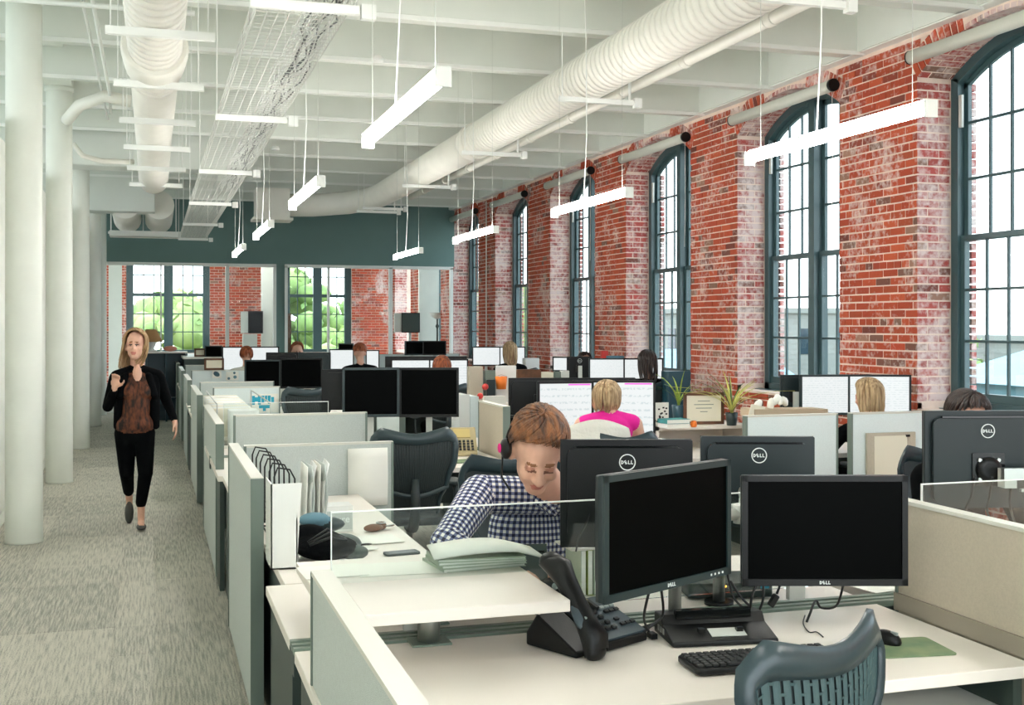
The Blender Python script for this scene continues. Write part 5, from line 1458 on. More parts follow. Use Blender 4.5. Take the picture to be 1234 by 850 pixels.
# ---- seated people seen from behind or in part
def seated(label, x, y, rz, ztop, hm, top, length=0.0, s=1.0, skin_arm=False, yaw=0, n=150, vox=0.012, shoulder=0.19, sway=(0, 0, 0), seed=3, pitch=8, up=0.0):
    p = thing('person', label, 'person', (x, y, 0), rz); dz = ztop - 1.37; hz0 = dz
    Mh = Matrix.Translation((0, -0.03, 1.245 + dz)) @ Rz(yaw).to_4x4() @ Rx(pitch).to_4x4()
    dz += up
    P = xfs(head(Matrix.Identity(4)), Mh, s); am = 'skin' if skin_arm else top
    P += [cap('skin', (0, 0.0, 1.20 + dz), 0.052, (0, 0.02, 1.06 + dz), 0.056), ell(top, (0, 0.03, 0.93 + dz), (shoulder, 0.115, 0.15)), ell(top, (0, 0.05, 0.74 + dz * 0.6), (shoulder * 0.85, 0.12, 0.18)), ell('cloth_black', (0, 0.06, 0.56), (0.18, 0.16, 0.11)),
          cap(top, (-shoulder, 0.02, 1.0 + dz), 0.06, (0, 0.03, 1.05 + dz), 0.05), cap(top, (shoulder, 0.02, 1.0 + dz), 0.06, (0, 0.03, 1.05 + dz), 0.05)]
    for q in (-1, 1):
        P += [cap(am, (q * (shoulder + 0.025), 0.01, 0.99 + dz), 0.054, (q * 0.26, -0.06, 0.80), 0.043), cap(am, (q * 0.26, -0.06, 0.80), 0.042, (q * 0.18, -0.30, 0.79), 0.03),
              cap('cloth_black', (q * 0.09, 0.04, 0.55), 0.09, (q * 0.11, -0.38, 0.54), 0.07), cap('cloth_black', (q * 0.11, -0.38, 0.54), 0.062, (q * 0.11, -0.36, 0.10), 0.045), ell('shoe', (q * 0.11, -0.42, 0.045), (0.042, 0.11, 0.042))]
        P += hand(aim((q * 0.18, -0.31, 0.79), (-q * 0.15, -1, -0.1)), -q, 0.4)
    fuse('body', P, vox, p, 2, BIAS)
    hair(p, Mh, hm, s * 1.06, length=length, n=n, r=0.009, sway=sway, seed=seed)
    return p
def seat_at(px, py, Y): return atY(px, py, Y)
h_ = seat_at(733, 463, 7.55)
seated('person with bobbed fair hair and bright pink sleeveless top at the spreadsheet screens', h_.x, 7.55, 172, h_.z, 'hair_ash', 'cloth_pink', 0.085, 1.02, True, yaw=-35, n=220, vox=0.010, shoulder=0.165, up=0.10)
h_ = seat_at(1048, 459, 7.45)
seated('person with long fair hair and black top before the window side screens', h_.x, 7.45, 175, h_.z, 'hair_ash', 'cloth_black', 0.20, 0.98, n=220, yaw=30, sway=(0.02, 0, 0))
h_ = seat_at(1160, 476, 4.55)
seated('person whose dark hair alone shows above the big rear monitor at the right edge', h_.x, 4.55, 0, h_.z, 'hair_dark', 'cloth_black', 0.0, 1.0, pitch=25)
h_ = seat_at(781, 426, 12.3)
seated('person with long dark hair before the lit screens under the third window', h_.x, 12.3, 178, h_.z, 'hair_dark', 'cloth_black', 0.24, 1.12, n=120)
h_ = seat_at(533, 432, 12.7)
seated('person with red hair behind the black monitors of the second row', h_.x, 12.7, 178, h_.z, 'hair_red', 'cloth_black', 0.14, 1.05, n=120)
h_ = seat_at(615, 415, 17.1)
seated('person with blonde hair by the far brick piers, back to the camera', h_.x, 17.1, 178, h_.z, 'hair_ash', 'cloth_black', 0.22, 1.12, n=120)
h_ = seat_at(434, 416, 17.5)
seated('person with short auburn hair and black shirt near the teal wall', h_.x, 17.5, 182, h_.z, 'hair_red', 'cloth_black', 0.0, 1.08, n=120, shoulder=0.21)
h_ = seat_at(297, 419, 17.9)
seated('person whose brown hair shows left of the two far heads, by the lit screens', h_.x, 17.9, 178, h_.z, 'hair_red', 'cloth_white', 0.05, 1.0, n=90)
h_ = seat_at(358, 415, 19.9)
seated('person whose brown hair shows right of the two far heads, below the right far window', h_.x, 19.9, 2, h_.z, 'hair_red', 'cloth_black', 0.0, 1.15, n=90)
h_ = seat_at(704, 426, 15.2)
seated('person whose dark crown shows above the dark monitor back by the fifth pier', h_.x, 15.2, 2, h_.z, 'hair_dark', 'cloth_black', 0.0, 1.0, n=90)
# ================================================================== SMALL THINGS
def on(x, y, z=D): return atZ(x, y, z)
ORD = ['first', 'second', 'third', 'fourth', 'fifth', 'sixth', 'seventh', 'eighth', 'ninth', 'tenth', 'eleventh', 'twelfth', 'thirteenth', 'fourteenth', 'fifteenth', 'sixteenth']
# ---- desk phone at the front desk
ph = thing('desk_phone', 'black desk phone with its handset standing in the cradle, front desk', 'telephone', (1.262, 3.285, D), 26)
m = MB(); m.prism([(-0.10, 0.0), (0.11, 0.0), (0.11, 0.085), (0.085, 0.09), (-0.10, 0.022)], -0.04, 0.13, ax=0); bev(m.build('base', 'black_plastic', ph), 0.005, 2)
ph.scale = (1.1, 1.1, 1.1)
tl = math.atan2(0.068, 0.185); Rk = Matrix.Rotation(tl, 3, 'X')
def pk(x, v, h=0.0): q = Rk @ Vector((0, v, h)); return Vector((x, -0.10 + q.y, 0.022 + q.z))
MB().cbox(pk(0.045, 0.10, 0.003), (0.165, 0.185, 0.006), Rk).build('face_plate', 'phone_grey', ph)
for i in range(4):
    for j in range(3): bev(MB().cbox(pk(-0.015 + j * 0.024, 0.045 + i * 0.026, 0.011), (0.017, 0.015, 0.010), Rk).build('key', 'key_black', ph), 0.003, 1)
for i, r_ in enumerate((0.05, 0.075, 0.115, 0.135)):
    for j in range(3 if i != 1 else 1): MB().cbox(pk(0.075 + j * 0.02, r_, 0.010), (0.015, 0.010, 0.006), Rk).build('key', 'key_silver' if i == 3 else 'key_black', ph)
MB().cbox(pk(0.053, 0.15, 0.012), (0.012, 0.04, 0.014), Rk).build('volume_rocker', 'key_black', ph)
MB().cbox(pk(0.03, 0.172, 0.008), (0.07, 0.025, 0.006), Rk).build('display', 'lcd_tan', ph)
# cradle and handset, leaning steeply on the left of the base
hx = -0.105
m = MB(); m.prism([(-0.09, 0.0), (0.10, 0.0), (0.10, 0.035), (0.06, 0.09), (0.02, 0.07), (-0.09, 0.015)], hx - 0.04, hx + 0.055, ax=0); bev(m.build('cradle', 'black_plastic', ph), 0.006, 2)
hs_ = []
for (y, z, w, d_) in ((-0.105, 0.015, 0.030, 0.024), (-0.10, 0.05, 0.032, 0.028), (-0.065, 0.095, 0.026, 0.020), (-0.03, 0.14, 0.024, 0.018), (0.005, 0.185, 0.026, 0.020), (0.035, 0.220, 0.032, 0.028), (0.065, 0.232, 0.030, 0.024)):
    hs_.append((y - 0.02, z, w, d_))
m = MB(); g = []
for i, (y, z, w, d_) in enumerate(hs_):
    g.append([Vector((hx + math.cos(a) * w * 1.3, y + math.sin(a) * d_ * 1.0, z + math.sin(a) * d_ * -0.7)) for a in [2 * PI * k / 14 for k in range(15)]])
m.sheet(g); n_h = MB(); 
ho = m.build('handset', 'black_plastic', ph)
MB().ball((hx, -0.12, 0.018), (0.036, 0.024, 0.024)).build('handset_cap', 'black_plastic', ho); MB().ball((hx, 0.045, 0.232), (0.036, 0.026, 0.024)).build('handset_cap', 'black_plastic', ho)
m = MB(); m.ball((hx - 0.010, -0.085, 0.10), (0.030, 0.016, 0.056), R=Rx(-38)); m.build('handset_inlay', 'phone_grey', ho)
MB().ball((hx - 0.012, -0.096, 0.098), (0.014, 0.012, 0.016), R=Rx(-38)).build('handset_emblem', 'key_silver', ho)
cd_ = []
P0, P1, P2 = on(641, 764, 0.755), on(680, 778, 0.757), on(728, 782, 0.76)
for i in range(121):
    t = i / 120; b_ = P0 * (1 - t) ** 2 + P1 * 2 * t * (1 - t) + P2 * t * t; a = i * 0.9
    cd_.append(b_ + Vector((0, math.cos(a) * 0.009, math.sin(a) * 0.009)))
o = MB().tube(cd_, 0.0035, 5).build('coiled_cord', 'cable_black'); tag(o, 'black coiled cord lying in front of the front desk phone', 'cord')

# ---- keyboard, dock, mouse
kb = thing('keyboard', 'black keyboard on the front desk, partly behind the mesh chair back', 'keyboard', (1.645, 2.93, D), -3)
m = MB(); m.rbox((0, 0, 0.012), (0.45, 0.155, 0.018), 0.02, ax=2); bev(m.build('case', 'black_plastic', kb), 0.003, 1)
keym = {}
for r_ in range(6):
    for c_ in range(20):
        if r_ == 0 and 3 < c_ < 9:
            if c_ != 4: continue
            w = 0.10; x = -0.208 + 6 * 0.0218
        else: w = 0.018; x = -0.208 + c_ * 0.0218
        k = (w,)
        if k not in keym: keym[k] = bev(MB().cbox((0, 0, 0), (w, 0.0165, 0.009)).build('key', 'key_black', kb), 0.002, 1); o = keym[k]
        else: o = keym[k].copy(); C.objects.link(o)
        o.location = (x, -0.055 + r_ * 0.0215, 0.0245)
dk = thing('docking_station', 'black laptop docking station on the front desk behind the keyboard', 'dock', (1.655, 3.235, D), -8)
m = MB(); m.prism([(-0.11, 0.0), (0.09, 0.0), (0.09, 0.062), (0.02, 0.066), (0.0, 0.04), (-0.11, 0.014)], -0.165, 0.165, ax=0); bev(m.build('body', 'black_plastic', dk), 0.004, 2)
MB().cbox((0.02, -0.06, 0.027), (0.11, 0.05, 0.002), Rx(13)).build('label_plate', 'silver_paint', dk)
MB().box((-0.12, 0.005, 0.055), (0.12, 0.03, 0.08)).build('latch_bar', 'black_gloss', dk)
for x in (-0.06, 0.06): MB().cbox((x, -0.055, 0.034), (0.02, 0.02, 0.012)).build('guide_pin', 'black_gloss', dk)
for k in range(3): MB().box((-0.167, -0.02 + k * 0.025, 0.015), (-0.164, -0.005 + k * 0.025, 0.032)).build('port', 'silver', dk)
p = on(888, 722, D)
d2 = thing('power_box', 'flat grey black box with a blue connector behind the docking station', 'box', (p.x, 3.75, D), -12)
m = MB(); m.rbox((0, 0, 0.03), (0.30, 0.20, 0.05), 0.01, ax=2); m.build('body', 'gable_dark', d2)
MB().cbox((0.12, -0.09, 0.045), (0.03, 0.03, 0.018)).build('blue_plug', 'cyan_print', d2); MB().cbox((-0.02, -0.101, 0.045), (0.006, 0.003, 0.006)).build('status_light', 'amber', d2)
p = on(1098, 780)
o = MB().rbox((0, 0, 0.002), (0.23, 0.19, 0.004), 0.015, ax=2).build('mouse_pad', 'mousepad'); tag(o, 'green mouse pad right of the big mesh chair back', 'mouse pad', loc=(p.x - 0.02, p.y, 0.7405), rz=-8)
ms = thing('mouse', 'black mouse on the green pad, half hidden by the chair back', 'mouse', (on(1068, 775).x, on(1068, 775).y, 0.745), 10)
MB().ball((0, 0, 0.008), (0.031, 0.055, 0.028), 16, 10).build('shell', 'black_plastic', ms); MB().box((-0.003, -0.045, 0.028), (0.003, -0.02, 0.037)).build('wheel', 'key_silver', ms)
# cables
def cable(label, pts, r=0.004, seg=6, name='cable'):
    # smooth by subdividing (Catmull-Rom)
    P = [Vector(p) for p in pts]; out = []
    for i in range(len(P) - 1):
        a, b, c, d = P[max(i - 1, 0)], P[i], P[i + 1], P[min(i + 2, len(P) - 1)]
        for k in range(6):
            t = k / 6; out.append(0.5 * ((2 * b) + (c - a) * t + (2 * a - 5 * b + 4 * c - d) * t * t + (3 * b - 3 * c + d - a) * t ** 3))
    out.append(P[-1]); o = MB(P[0]).tube(out, r, seg).build(name, 'cable_black'); o.location = P[0]; tag(o, label, 'cable'); return o
cable('black cable hanging in a loop below the front right monitor', [atY(1016, 706, 3.24), atY(1008, 730, 3.30), atY(990, 733, 3.36), atY(983, 724, 3.38), atY(976, 740, 3.3), on(972, 750, 0.745)])
cable('thin black cable lying on the desk below the right monitor', [on(970, 742, 0.745), on(968, 752, 0.745), on(975, 762, 0.745), on(984, 762, 0.745), on(992, 768, 0.745)], 0.002)
cable('black cable dropping from the right monitor into the docking station', [atY(912, 703, 3.24), atY(906, 720, 3.24), atY(903, 735, 3.26), atY(893, 744, 3.28)])
cable('second black cable dropping beside it into the docking station', [atY(920, 703, 3.28), atY(919, 725, 3.28), atY(912, 742, 3.30)])
cable('black cable crossing diagonally behind the front left monitor to the dock', [atY(880, 700, 3.35), atY(893, 720, 3.33), atY(908, 735, 3.33), atY(920, 748, 3.33)])
cable('black cable curving from the left monitor down to the dock', [atY(876, 690, 3.36), atY(884, 720, 3.32), atY(900, 737, 3.28), atY(905, 744, 3.27)])
cable('black cable from the front left monitor to its hanging plug', [atY(782, 714, 3.10), atY(776, 745, 3.15), on(783, 763, 0.75)])
cable('black cable looping down from the front left monitor beside the silver pole', [atY(797, 712, 3.2), atY(799, 740, 3.25), atY(788, 752, 3.25), on(765, 770, 0.75)])
cable('thick black cable lying behind the phone towards the pole', [on(740, 772, 0.75), on(775, 757, 0.75), on(800, 750, 0.75), on(830, 748, 0.75)], 0.006)
cable('thin black cable on the rail under the raised shelf', [on(628, 738, 0.75), on(645, 740, 0.75), on(660, 750, 0.75)], 0.003)
cable('cable loop hanging behind the man, from his monitor', [atY(712, 615, 3.8), atY(706, 632, 3.8), atY(698, 648, 3.8), atY(694, 665, 3.8)], 0.003)
for i, (x, lab) in enumerate(((1168, 'left'), (1190, 'middle'), (1215, 'right'))):
    cable('%s one of three black cables hanging under the big rear monitor' % lab, [atY(x + 6, 575, 3.85), atY(x + 2, 600, 3.9), atY(x - 4 + 4 * i, 618, 3.95), atZ(x + 12, 640, 0.75)], 0.005)
pl = MB((0, 0, 0)).cbox((0, 0, 0), (0.02, 0.035, 0.016)).build('plug', 'black_plastic'); q = on(786, 766, 0.752); tag(pl, 'small black plug lying on the desk right of the front phone', 'plug', loc=q)
q = atY(932, 724, 3.3)
vg = thing('connector', 'dangling black video connector below the right monitor', 'plug', q, 0)
m = MB(); m.cbox((0, 0, 0), (0.022, 0.016, 0.042), Ry(35)); bev(m.build('plug_body', 'black_plastic', vg), 0.003, 1)
MB().tube([(0.012, 0, 0.02), (0.025, 0, 0.05), (0.028, 0, 0.085)], 0.004, 6).build('lead', 'cable_black', vg)

# ---- man's side
mh = thing('magazine_holder', 'white magazine holder standing beside the aisle panel by the wire rack', 'holder', (0.50, 4.72, D))
m = MB(); m.prism([(-0.055, 0.0), (0.045, 0.0), (0.065, 0.335), (-0.055, 0.335)], -0.10, -0.094, ax=1); m.box((-0.055, -0.1, 0), (-0.05, 0.12, 0.335)); m.box((0.043, -0.1, 0), (0.048, 0.12, 0.20)); m.box((-0.055, 0.115, 0), (0.048, 0.12, 0.18)); m.box((-0.055, -0.1, 0), (0.048, 0.12, 0.005)); m.build('box_body', 'white_plastic', mh)
rk = thing('wire_file_rack', 'black wire file rack with upright loops holding papers beside the aisle panel', 'file rack', (0.60, 5.75, D))
m = MB()
for k in range(6):
    y = 0.55 - k * 0.19; x0, x1 = -0.09 + k * 0.004, 0.0 + k * 0.004
    lp = MB().tube([(x0, y, 0.0), (x0, y, 0.27), (x0 + 0.015, y, 0.31), (x1 - 0.02, y, 0.30), (x1, y - 0.02, 0.26), (x1, y - 0.04, 0.0)], 0.0045, 6).build('loop', 'cable_black', rk)
m = MB(); 
for x in (-0.10, -0.05, 0.0, 0.05, 0.10, 0.15): m.tube([(x, 0.6, 0.01), (x, -0.6, 0.01)], 0.004, 6)
for k in range(7): m.tube([(-0.10, 0.58 - k * 0.19, 0.012), (0.15, 0.58 - k * 0.19, 0.012)], 0.004, 6)
m.build('base_grid', 'cable_black', rk)
MB().tube([(0.15, -0.6, 0.01), (0.16, -0.6, 0.07), (0.16, 0.1, 0.07), (0.15, 0.1, 0.01)], 0.004, 6).build('front_lip', 'cable_black', rk)
fc = ['paper', 'panel_fabric', 'white_plastic', 'cloth_white', 'panel_fabric', 'white_plastic']
for k in range(6):
    b_ = 0.02 * math.sin(k * 2.1); g0 = []
    for i in range(7):
        t = i / 6; g0.append([Vector((0.02 + k * 0.022 + b_ * math.sin(t * PI) + 0.01 * t, -0.20 + k * 0.02, 0.30 * t)), Vector((0.02 + k * 0.022 + b_ * math.sin(t * PI * 1.2) + 0.01 * t, 0.03 + k * 0.02, 0.30 * t))])
    o = MB().sheet(g0).build('hanging_folder', fc[k]); o.modifiers.new('s', 'SOLIDIFY').thickness = 0.005
    tag(o, 'bent pale folder in the wire file rack, %s from the left' % ORD[k], 'folder', 'folders in the wire rack', loc=(0.64, 5.45, D + 0.02))
pp_ = MB(); g = []
for i in range(7): g.append([Vector((x, -0.012 * math.sin(i / 6 * PI) - 0.003, z)) for x, z in ((-0.115 + 0.012 * i / 6 * 0, 0.0 + i * 0.055), (0.115, 0.0 + i * 0.055))])
o = pp_.sheet(g).build('sheet', 'paper'); o.modifiers.new('s', 'SOLIDIFY').thickness = 0.002
q = atY(443, 575, 6.585); tag(o, 'white sheet pinned on the grey cross panel left of the mesh chair', 'paper', loc=(q.x, 6.585, q.z - 0.165), rz=0)
bx = thing('card_box', 'small white box lettered pure beside the wire rack', 'box', (on(405, 650).x, 5.0, D), 0)
q0, q1 = atY(390, 620, 5.4), atY(422, 640, 5.4); w = q1.x - q0.x
MB().box((-w / 2, -0.08, 0.0), (w / 2, 0.05, 0.12)).build('carton', 'white_plastic', bx); MB().box((-w / 2 + 0.003, -0.084, 0.012), (w / 2 - 0.003, -0.08, 0.098)).build('front_label', 'panel_fabric', bx)
tc_ = bpy.data.curves.new('lettering', 'FONT'); tc_.body = 'pure'; tc_.size = 0.045; tc_.extrude = 0.0008; tc_.align_x = 'CENTER'
to = bpy.data.objects.new('tmp', tc_); C.objects.link(to); dg = bpy.context.evaluated_depsgraph_get(); tme = bpy.data.meshes.new_from_object(to.evaluated_get(dg)); bpy.data.objects.remove(to)
tme.transform(Matrix.Translation((0.005, -0.086, 0.045)) @ Matrix.Rotation(PI / 2, 4, 'X')); tme.materials.clear(); tme.materials.append(MATS['logo_white'])
to = bpy.data.objects.new('lettering', tme); C.objects.link(to); to.parent = bx
q0 = atY(406, 640, 5.45); bx.location = (q0.x, 5.45, D)
bag = thing('bag', 'crumpled black and blue bag with straps on the return behind the white holder', 'bag', (0.68, 4.78, D))
P = [ell('cloth_black', (0, 0, 0.05), (0.13, 0.16, 0.05)), ell('gable_dark', (0.07, 0.02, 0.05), (0.085, 0.08, 0.045), Rz(20)), ell('cloth_black', (-0.06, 0.08, 0.09), (0.08, 0.07, 0.04)), ell('roof_blue', (-0.02, 0.20, 0.13), (0.07, 0.05, 0.03), Rz(15)), ell('bezel_teal', (0.02, 0.23, 0.10), (0.10, 0.05, 0.035)), ell('gable_dark', (0.11, -0.06, 0.03), (0.06, 0.05, 0.03))]
fuse('bag_body', P, 0.009, bag, 2)
for k in range(3): MB().tube([(-0.08, -0.12 + 0.03 * k, 0.08), (0.0, -0.14 + 0.04 * k, 0.11 + 0.01 * k), (0.07, -0.10 + 0.03 * k, 0.09), (0.04, -0.03, 0.10)], 0.006, 6).build('strap', 'cable_black', bag)
ky = thing('keys', 'bunch of brown and metal keys on the white return', 'keys', on(450, 641)); ky.rotation_euler = (0, 0, 0.3)
m = MB(); m.ball((0, 0, 0.018), (0.05, 0.03, 0.018)); m.ball((0.05, 0.02, 0.02), (0.028, 0.022, 0.02)); m.build('key_fob', 'brown_wood', ky)
MB().tube([(0.05 + 0.022 * math.cos(a), 0.02 + 0.022 * math.sin(a), 0.035) for a in [2 * PI * k / 12 for k in range(12)]], 0.003, 5, closed=True).build('ring', 'silver', ky)
for k in range(3): MB().cbox((0.085, 0.03 - 0.018 * k, 0.012 + 0.006 * k), (0.06, 0.012, 0.003), Rz(-15 + 20 * k)).build('key_blade', 'brown_wood' if k == 1 else 'silver', ky)
o = MB().tube([(-0.07, 0, 0.006), (0.055, 0, 0.006), (0.075, 0, 0.006)], [0.005, 0.005, 0.001], 8).build('pen', 'cable_black'); tag(o, 'black pen on a paper beside the keys', 'pen', loc=on(428, 659, D + 0.003), rz=4)
sp_ = thing('smartphone', 'grey smartphone lying near the gingham sleeve', 'phone', on(484, 668), 8); m = MB(); m.rbox((0, 0, 0.005), (0.145, 0.07, 0.009), 0.01, ax=2); m.build('case', 'gable_dark', sp_); MB().box((-0.06, -0.03, 0.0095), (0.06, 0.03, 0.0102)).build('glass_face', 'phone_grey', sp_)
FL = []
def flat(label, x, y, w, d_, rz, z=D, mt='paper', name='sheet', th=0.0015):
    q = on(x, y, z); o = MB().box((-w / 2, -d_ / 2, 0), (w / 2, d_ / 2, th)).build(name, mt); FL.append(1); tag(o, label, 'paper', loc=(q.x, q.y, z + 0.001 + 0.0018 * (len(FL) % 3)), rz=rz); return o
flat('white sheet under the pen on the return', 440, 652, 0.30, 0.21, 6)
flat('second white sheet nearer the shelf on the return', 410, 663, 0.26, 0.2, 20)
flat('large white sheet lying on the raised shelf behind the glass', 482, 686, 0.28, 0.20, -4, 0.9)
flat('white sheet at the far left end of the raised shelf', 400, 690, 0.2, 0.19, 3, 0.9)
def book(label, loc, w, d_, h, mt, rz=0, cover=True, grp=None, cat='book', name='book'):
    b = thing(name, label, cat, loc, rz, grp)
    MB().box((-w / 2 + 0.003, -d_ / 2 + 0.003, 0.002), (w / 2 - 0.003, d_ / 2 - 0.003, h - 0.002)).build('page_block', 'paper', b)
    m = MB(); m.box((-w / 2, -d_ / 2, 0), (w / 2, d_ / 2, 0.002)).box((-w / 2, -d_ / 2, h - 0.002), (w / 2, d_ / 2, h)).box((-w / 2, -d_ / 2, 0), (-w / 2 + 0.002, d_ / 2, h)); m.build('cover', mt, b); return b
bp = on(585, 690, 0.9)
for k, (h, lab) in enumerate(((0.012, 'lowest green report of the pile beside the man'), (0.010, 'second green report of the pile beside the man'), (0.010, 'third green report of the pile beside the man'), (0.008, 'topmost green report, under the open pages'))):
    book(lab, (bp.x + 0.004 * (k % 2), 3.76 - 0.01 * k, 0.9 + [0, 0.013, 0.024, 0.035][k]), 0.29, 0.21, h, 'green_book', 6 - 4 * k, grp='pile of green reports', cat='report', name='report')
g = []
for i in range(9):
    u = i / 8; z = 0.055 + 0.015 * math.sin(u * PI * 0.9) - 0.035 * max(0, u - 0.75) * 4 * 0.5
    g.append([Vector((-0.165 + 0.37 * u, -0.11 - 0.02 * u, z)), Vector((-0.155 + 0.35 * u, 0.0, z + 0.012)), Vector((-0.14 + 0.30 * u, 0.10, z + 0.004))])
o = MB().sheet(g).build('open_pages', 'paper'); o.modifiers.new('s', 'SOLIDIFY').thickness = 0.006; tag(o, 'curling open pages lying on the green reports', 'paper', loc=(bp.x, 3.75, 0.895))
q = on(600, 700, D)
tb = thing('tablet_case', 'dark upright tablet case behind the reports, before the man', 'tablet', (q.x + 0.02, 4.0, D), -10)
MB().cbox((0, 0, 0.085), (0.22, 0.012, 0.16), Rx(-12)).build('cover', 'gable_dark', tb); MB().cbox((0, 0.03, 0.07), (0.2, 0.01, 0.15), Rx(18)).build('stand_flap', 'black_plastic', tb)
o = MB().box((-0.15, -0.1, 0), (0.15, 0.1, 0.018)).build('laptop', 'gable_dark'); q = on(560, 668, D)
tag(o, 'flat dark laptop edge behind the open pages', 'laptop', loc=(q.x, 4.20, D), rz=5); bev(o, 0.004)
fp = thing('desk_gadget', 'small black desk gadget behind the shelf corner, left of the front phone', 'gadget', on(668, 716), 0); m = MB(); m.ball((0, 0, 0.03), (0.06, 0.04, 0.03)); m.build('shell', 'black_plastic', fp); MB().ball((-0.01, -0.035, 0.035), 0.012).build('lens', 'key_silver', fp)
for k in range(5):
    q = on(707, 716)
    book('olive binder behind the front left monitor, %s of five from the left' % ORD[k], (q.x + 0.025 * k - 0.02, 3.93, D), 0.022, 0.16, 0.16, ['green_book', 'leaf_green'][k % 2], grp='olive binders behind the front monitor', cat='binder', name='binder')
o = MB().box((-0.10, -0.09, 0), (0.10, 0.09, 0.006)).build('tray', 'desk_white'); tag(o, 'white tray lid resting on the olive binders', 'tray', loc=(on(707, 716).x + 0.03, 3.93, D + 0.162))
q = on(1040, 706); o = MB().ball((0, 0, 0.02), (0.06, 0.03, 0.02)).build('pouch', 'red'); tag(o, 'small red pouch on the desk behind the front right monitor', 'pouch', loc=(q.x, 4.0, D))
flat('white document with print on the desk behind the front right monitor', 1062, 706, 0.25, 0.2, 10)
# clipped papers on the right white panel
o = thing('clipboard', 'grey clipboard holding papers on the right white cross panel', 'clipboard', (atY(1070, 550, 6.59).x, 6.58, 0.0))
z1, z0 = atY(1045, 522, 6.6).z, atY(1045, 572, 6.6).z
MB().box((-0.17, -0.01, z0), (0.20, 0.01, z1)).build('board', 'panel_beige', o); MB().box((-0.12, -0.016, z0 - 0.03), (0.13, -0.011, z1 - 0.02)).build('page', 'paper_cream', o); MB().box((0.12, -0.02, z1 - 0.03), (0.15, -0.012, z1 - 0.015)).build('clip', 'black_plastic', o)

# ---- second row
q = atY(560, 545, 8.25)
tp = thing('desk_phone', 'tan and silver desk phone with a large display, right of the black monitors', 'telephone', (q.x, 8.28, D), -8)
m = MB(); m.prism([(-0.07, 0.0), (0.09, 0.0), (0.10, 0.19), (0.075, 0.20), (-0.07, 0.03)], -0.095, 0.095, ax=0); bev(m.build('body', 'phone_tan', tp), 0.005, 1)
a_ = math.atan2(0.17, 0.145); Rt = Matrix.Rotation(a_, 3, 'X')
def tk(x, v, h=0.004): q = Rt @ Vector((0, v, h)); return Vector((x, -0.07 + q.y, 0.03 + q.z))
MB().cbox(tk(-0.01, 0.165), (0.12, 0.075, 0.006), Rt).build('display', 'lcd_tan', tp)
for i in range(4):
    for j in range(5): MB().cbox(tk(-0.06 + j * 0.03, 0.022 + i * 0.024), (0.018, 0.014, 0.010), Rt).build('key', 'key_black', tp)
o = MB().rbox((0, 0, 0.003), (0.24, 0.2, 0.004), 0.02, ax=2).build('mouse_pad', 'mousepad'); q = on(548, 553); tag(o, 'green mat in front of the tan desk phone', 'mouse pad', loc=(q.x, 7.9, 0.741), rz=5)
q = atY(722, 530, 7.16)
cg = thing('cardigan', 'off white cardigan draped over the chair behind the woman in pink', 'clothing', (q.x, 7.17, 0))
zt = atY(720, 512, 7.2).z; g = []
for i in range(11):
    v = i / 10; row = []
    for j in range(21):
        u = -1 + 2 * j / 20; wv = 0.012 * math.sin(u * 14 + v * 2) * v
        if v < 0.3: y = 0.03 * math.cos(v / 0.3 * PI / 2) + 0.0
        else: y = -0.0
        row.append(Vector((u * (0.255 + 0.05 * v), y - 0.03 * v + wv + 0.06 * u * u, zt + 0.015 - 0.03 * u * u * u * u - 0.45 * v + (0.02 * math.cos(u * PI) if v < 0.1 else 0))))
    g.append(row)
o = MB().sheet(g).build('knit', 'cloth_white', cg); o.modifiers.new('s', 'SOLIDIFY').thickness = 0.012
def mug(label, loc, r, h, mt, band=None, name='mug'):
    c = thing(name, label, 'mug', loc); MB().lathe([(r * 0.9, 0), (r, 0.01), (r, h), (r * 0.88, h), (r * 0.85, 0.015)], seg=18).build('cup', mt, c)
    MB().tube([(r * 0.9, 0, h * 0.8), (r * 1.6, 0, h * 0.75), (r * 1.6, 0, h * 0.3), (r * 0.9, 0, h * 0.2)], 0.006, 6).build('handle', mt, c)
    if band: MB().lathe([(r * 1.01, h * 0.1), (r * 1.02, h * 0.12), (r * 1.02, h * 0.5), (r * 1.01, h * 0.52)], seg=18).build('print', band, c)
    return c
q = atY(795, 536, 7.9)
mug('white mug with a pink print right of the spreadsheet screens', (q.x, 7.9, D), 0.042, 0.115, 'white_plastic', 'pink')
q = atY(812, 530, 8.1)
o = MB().lathe([(0.05, 0), (0.05, 0.06), (0.03, 0.065)], seg=16).build('tape_dispenser', 'pot_blue'); tag(o, 'round dark tin between the pink mug and the framed certificate', 'tin', loc=(q.x, 8.1, D))
# window side bookshelf zone: low cabinet with plants, certificate, books
sc_ = thing('desk_shelf', 'low white desk shelf carrying the plants and the framed certificate', 'shelf', (3.65, 8.35, 0))
x0, x1 = atY(790, 510, 8.2).x, atY(905, 510, 8.2).x; zt = atY(850, 513, 8.2).z; 
sc_.location = ((x0 + x1) / 2, 8.4, 0); hw_ = (x1 - x0) / 2
m = MB(); m.box((-hw_, -0.2, zt - 0.03), (hw_, 0.25, zt)).box((-hw_, -0.2, D), (-hw_ + 0.03, 0.25, zt)).box((hw_ - 0.03, -0.2, D), (hw_, 0.25, zt)).box((-hw_, 0.22, D), (hw_, 0.25, zt)); m.build('carcass', 'desk_white', sc_)
cf = thing('framed_certificate', 'brown framed certificate leaning by the spiky plant, beside the second pier', 'picture frame', (atY(848, 512, 8.3).x, 8.3, zt), -8)
fw = 0.33; fh = atY(848, 473, 8.3).z - zt
m = MB(); b = 0.024
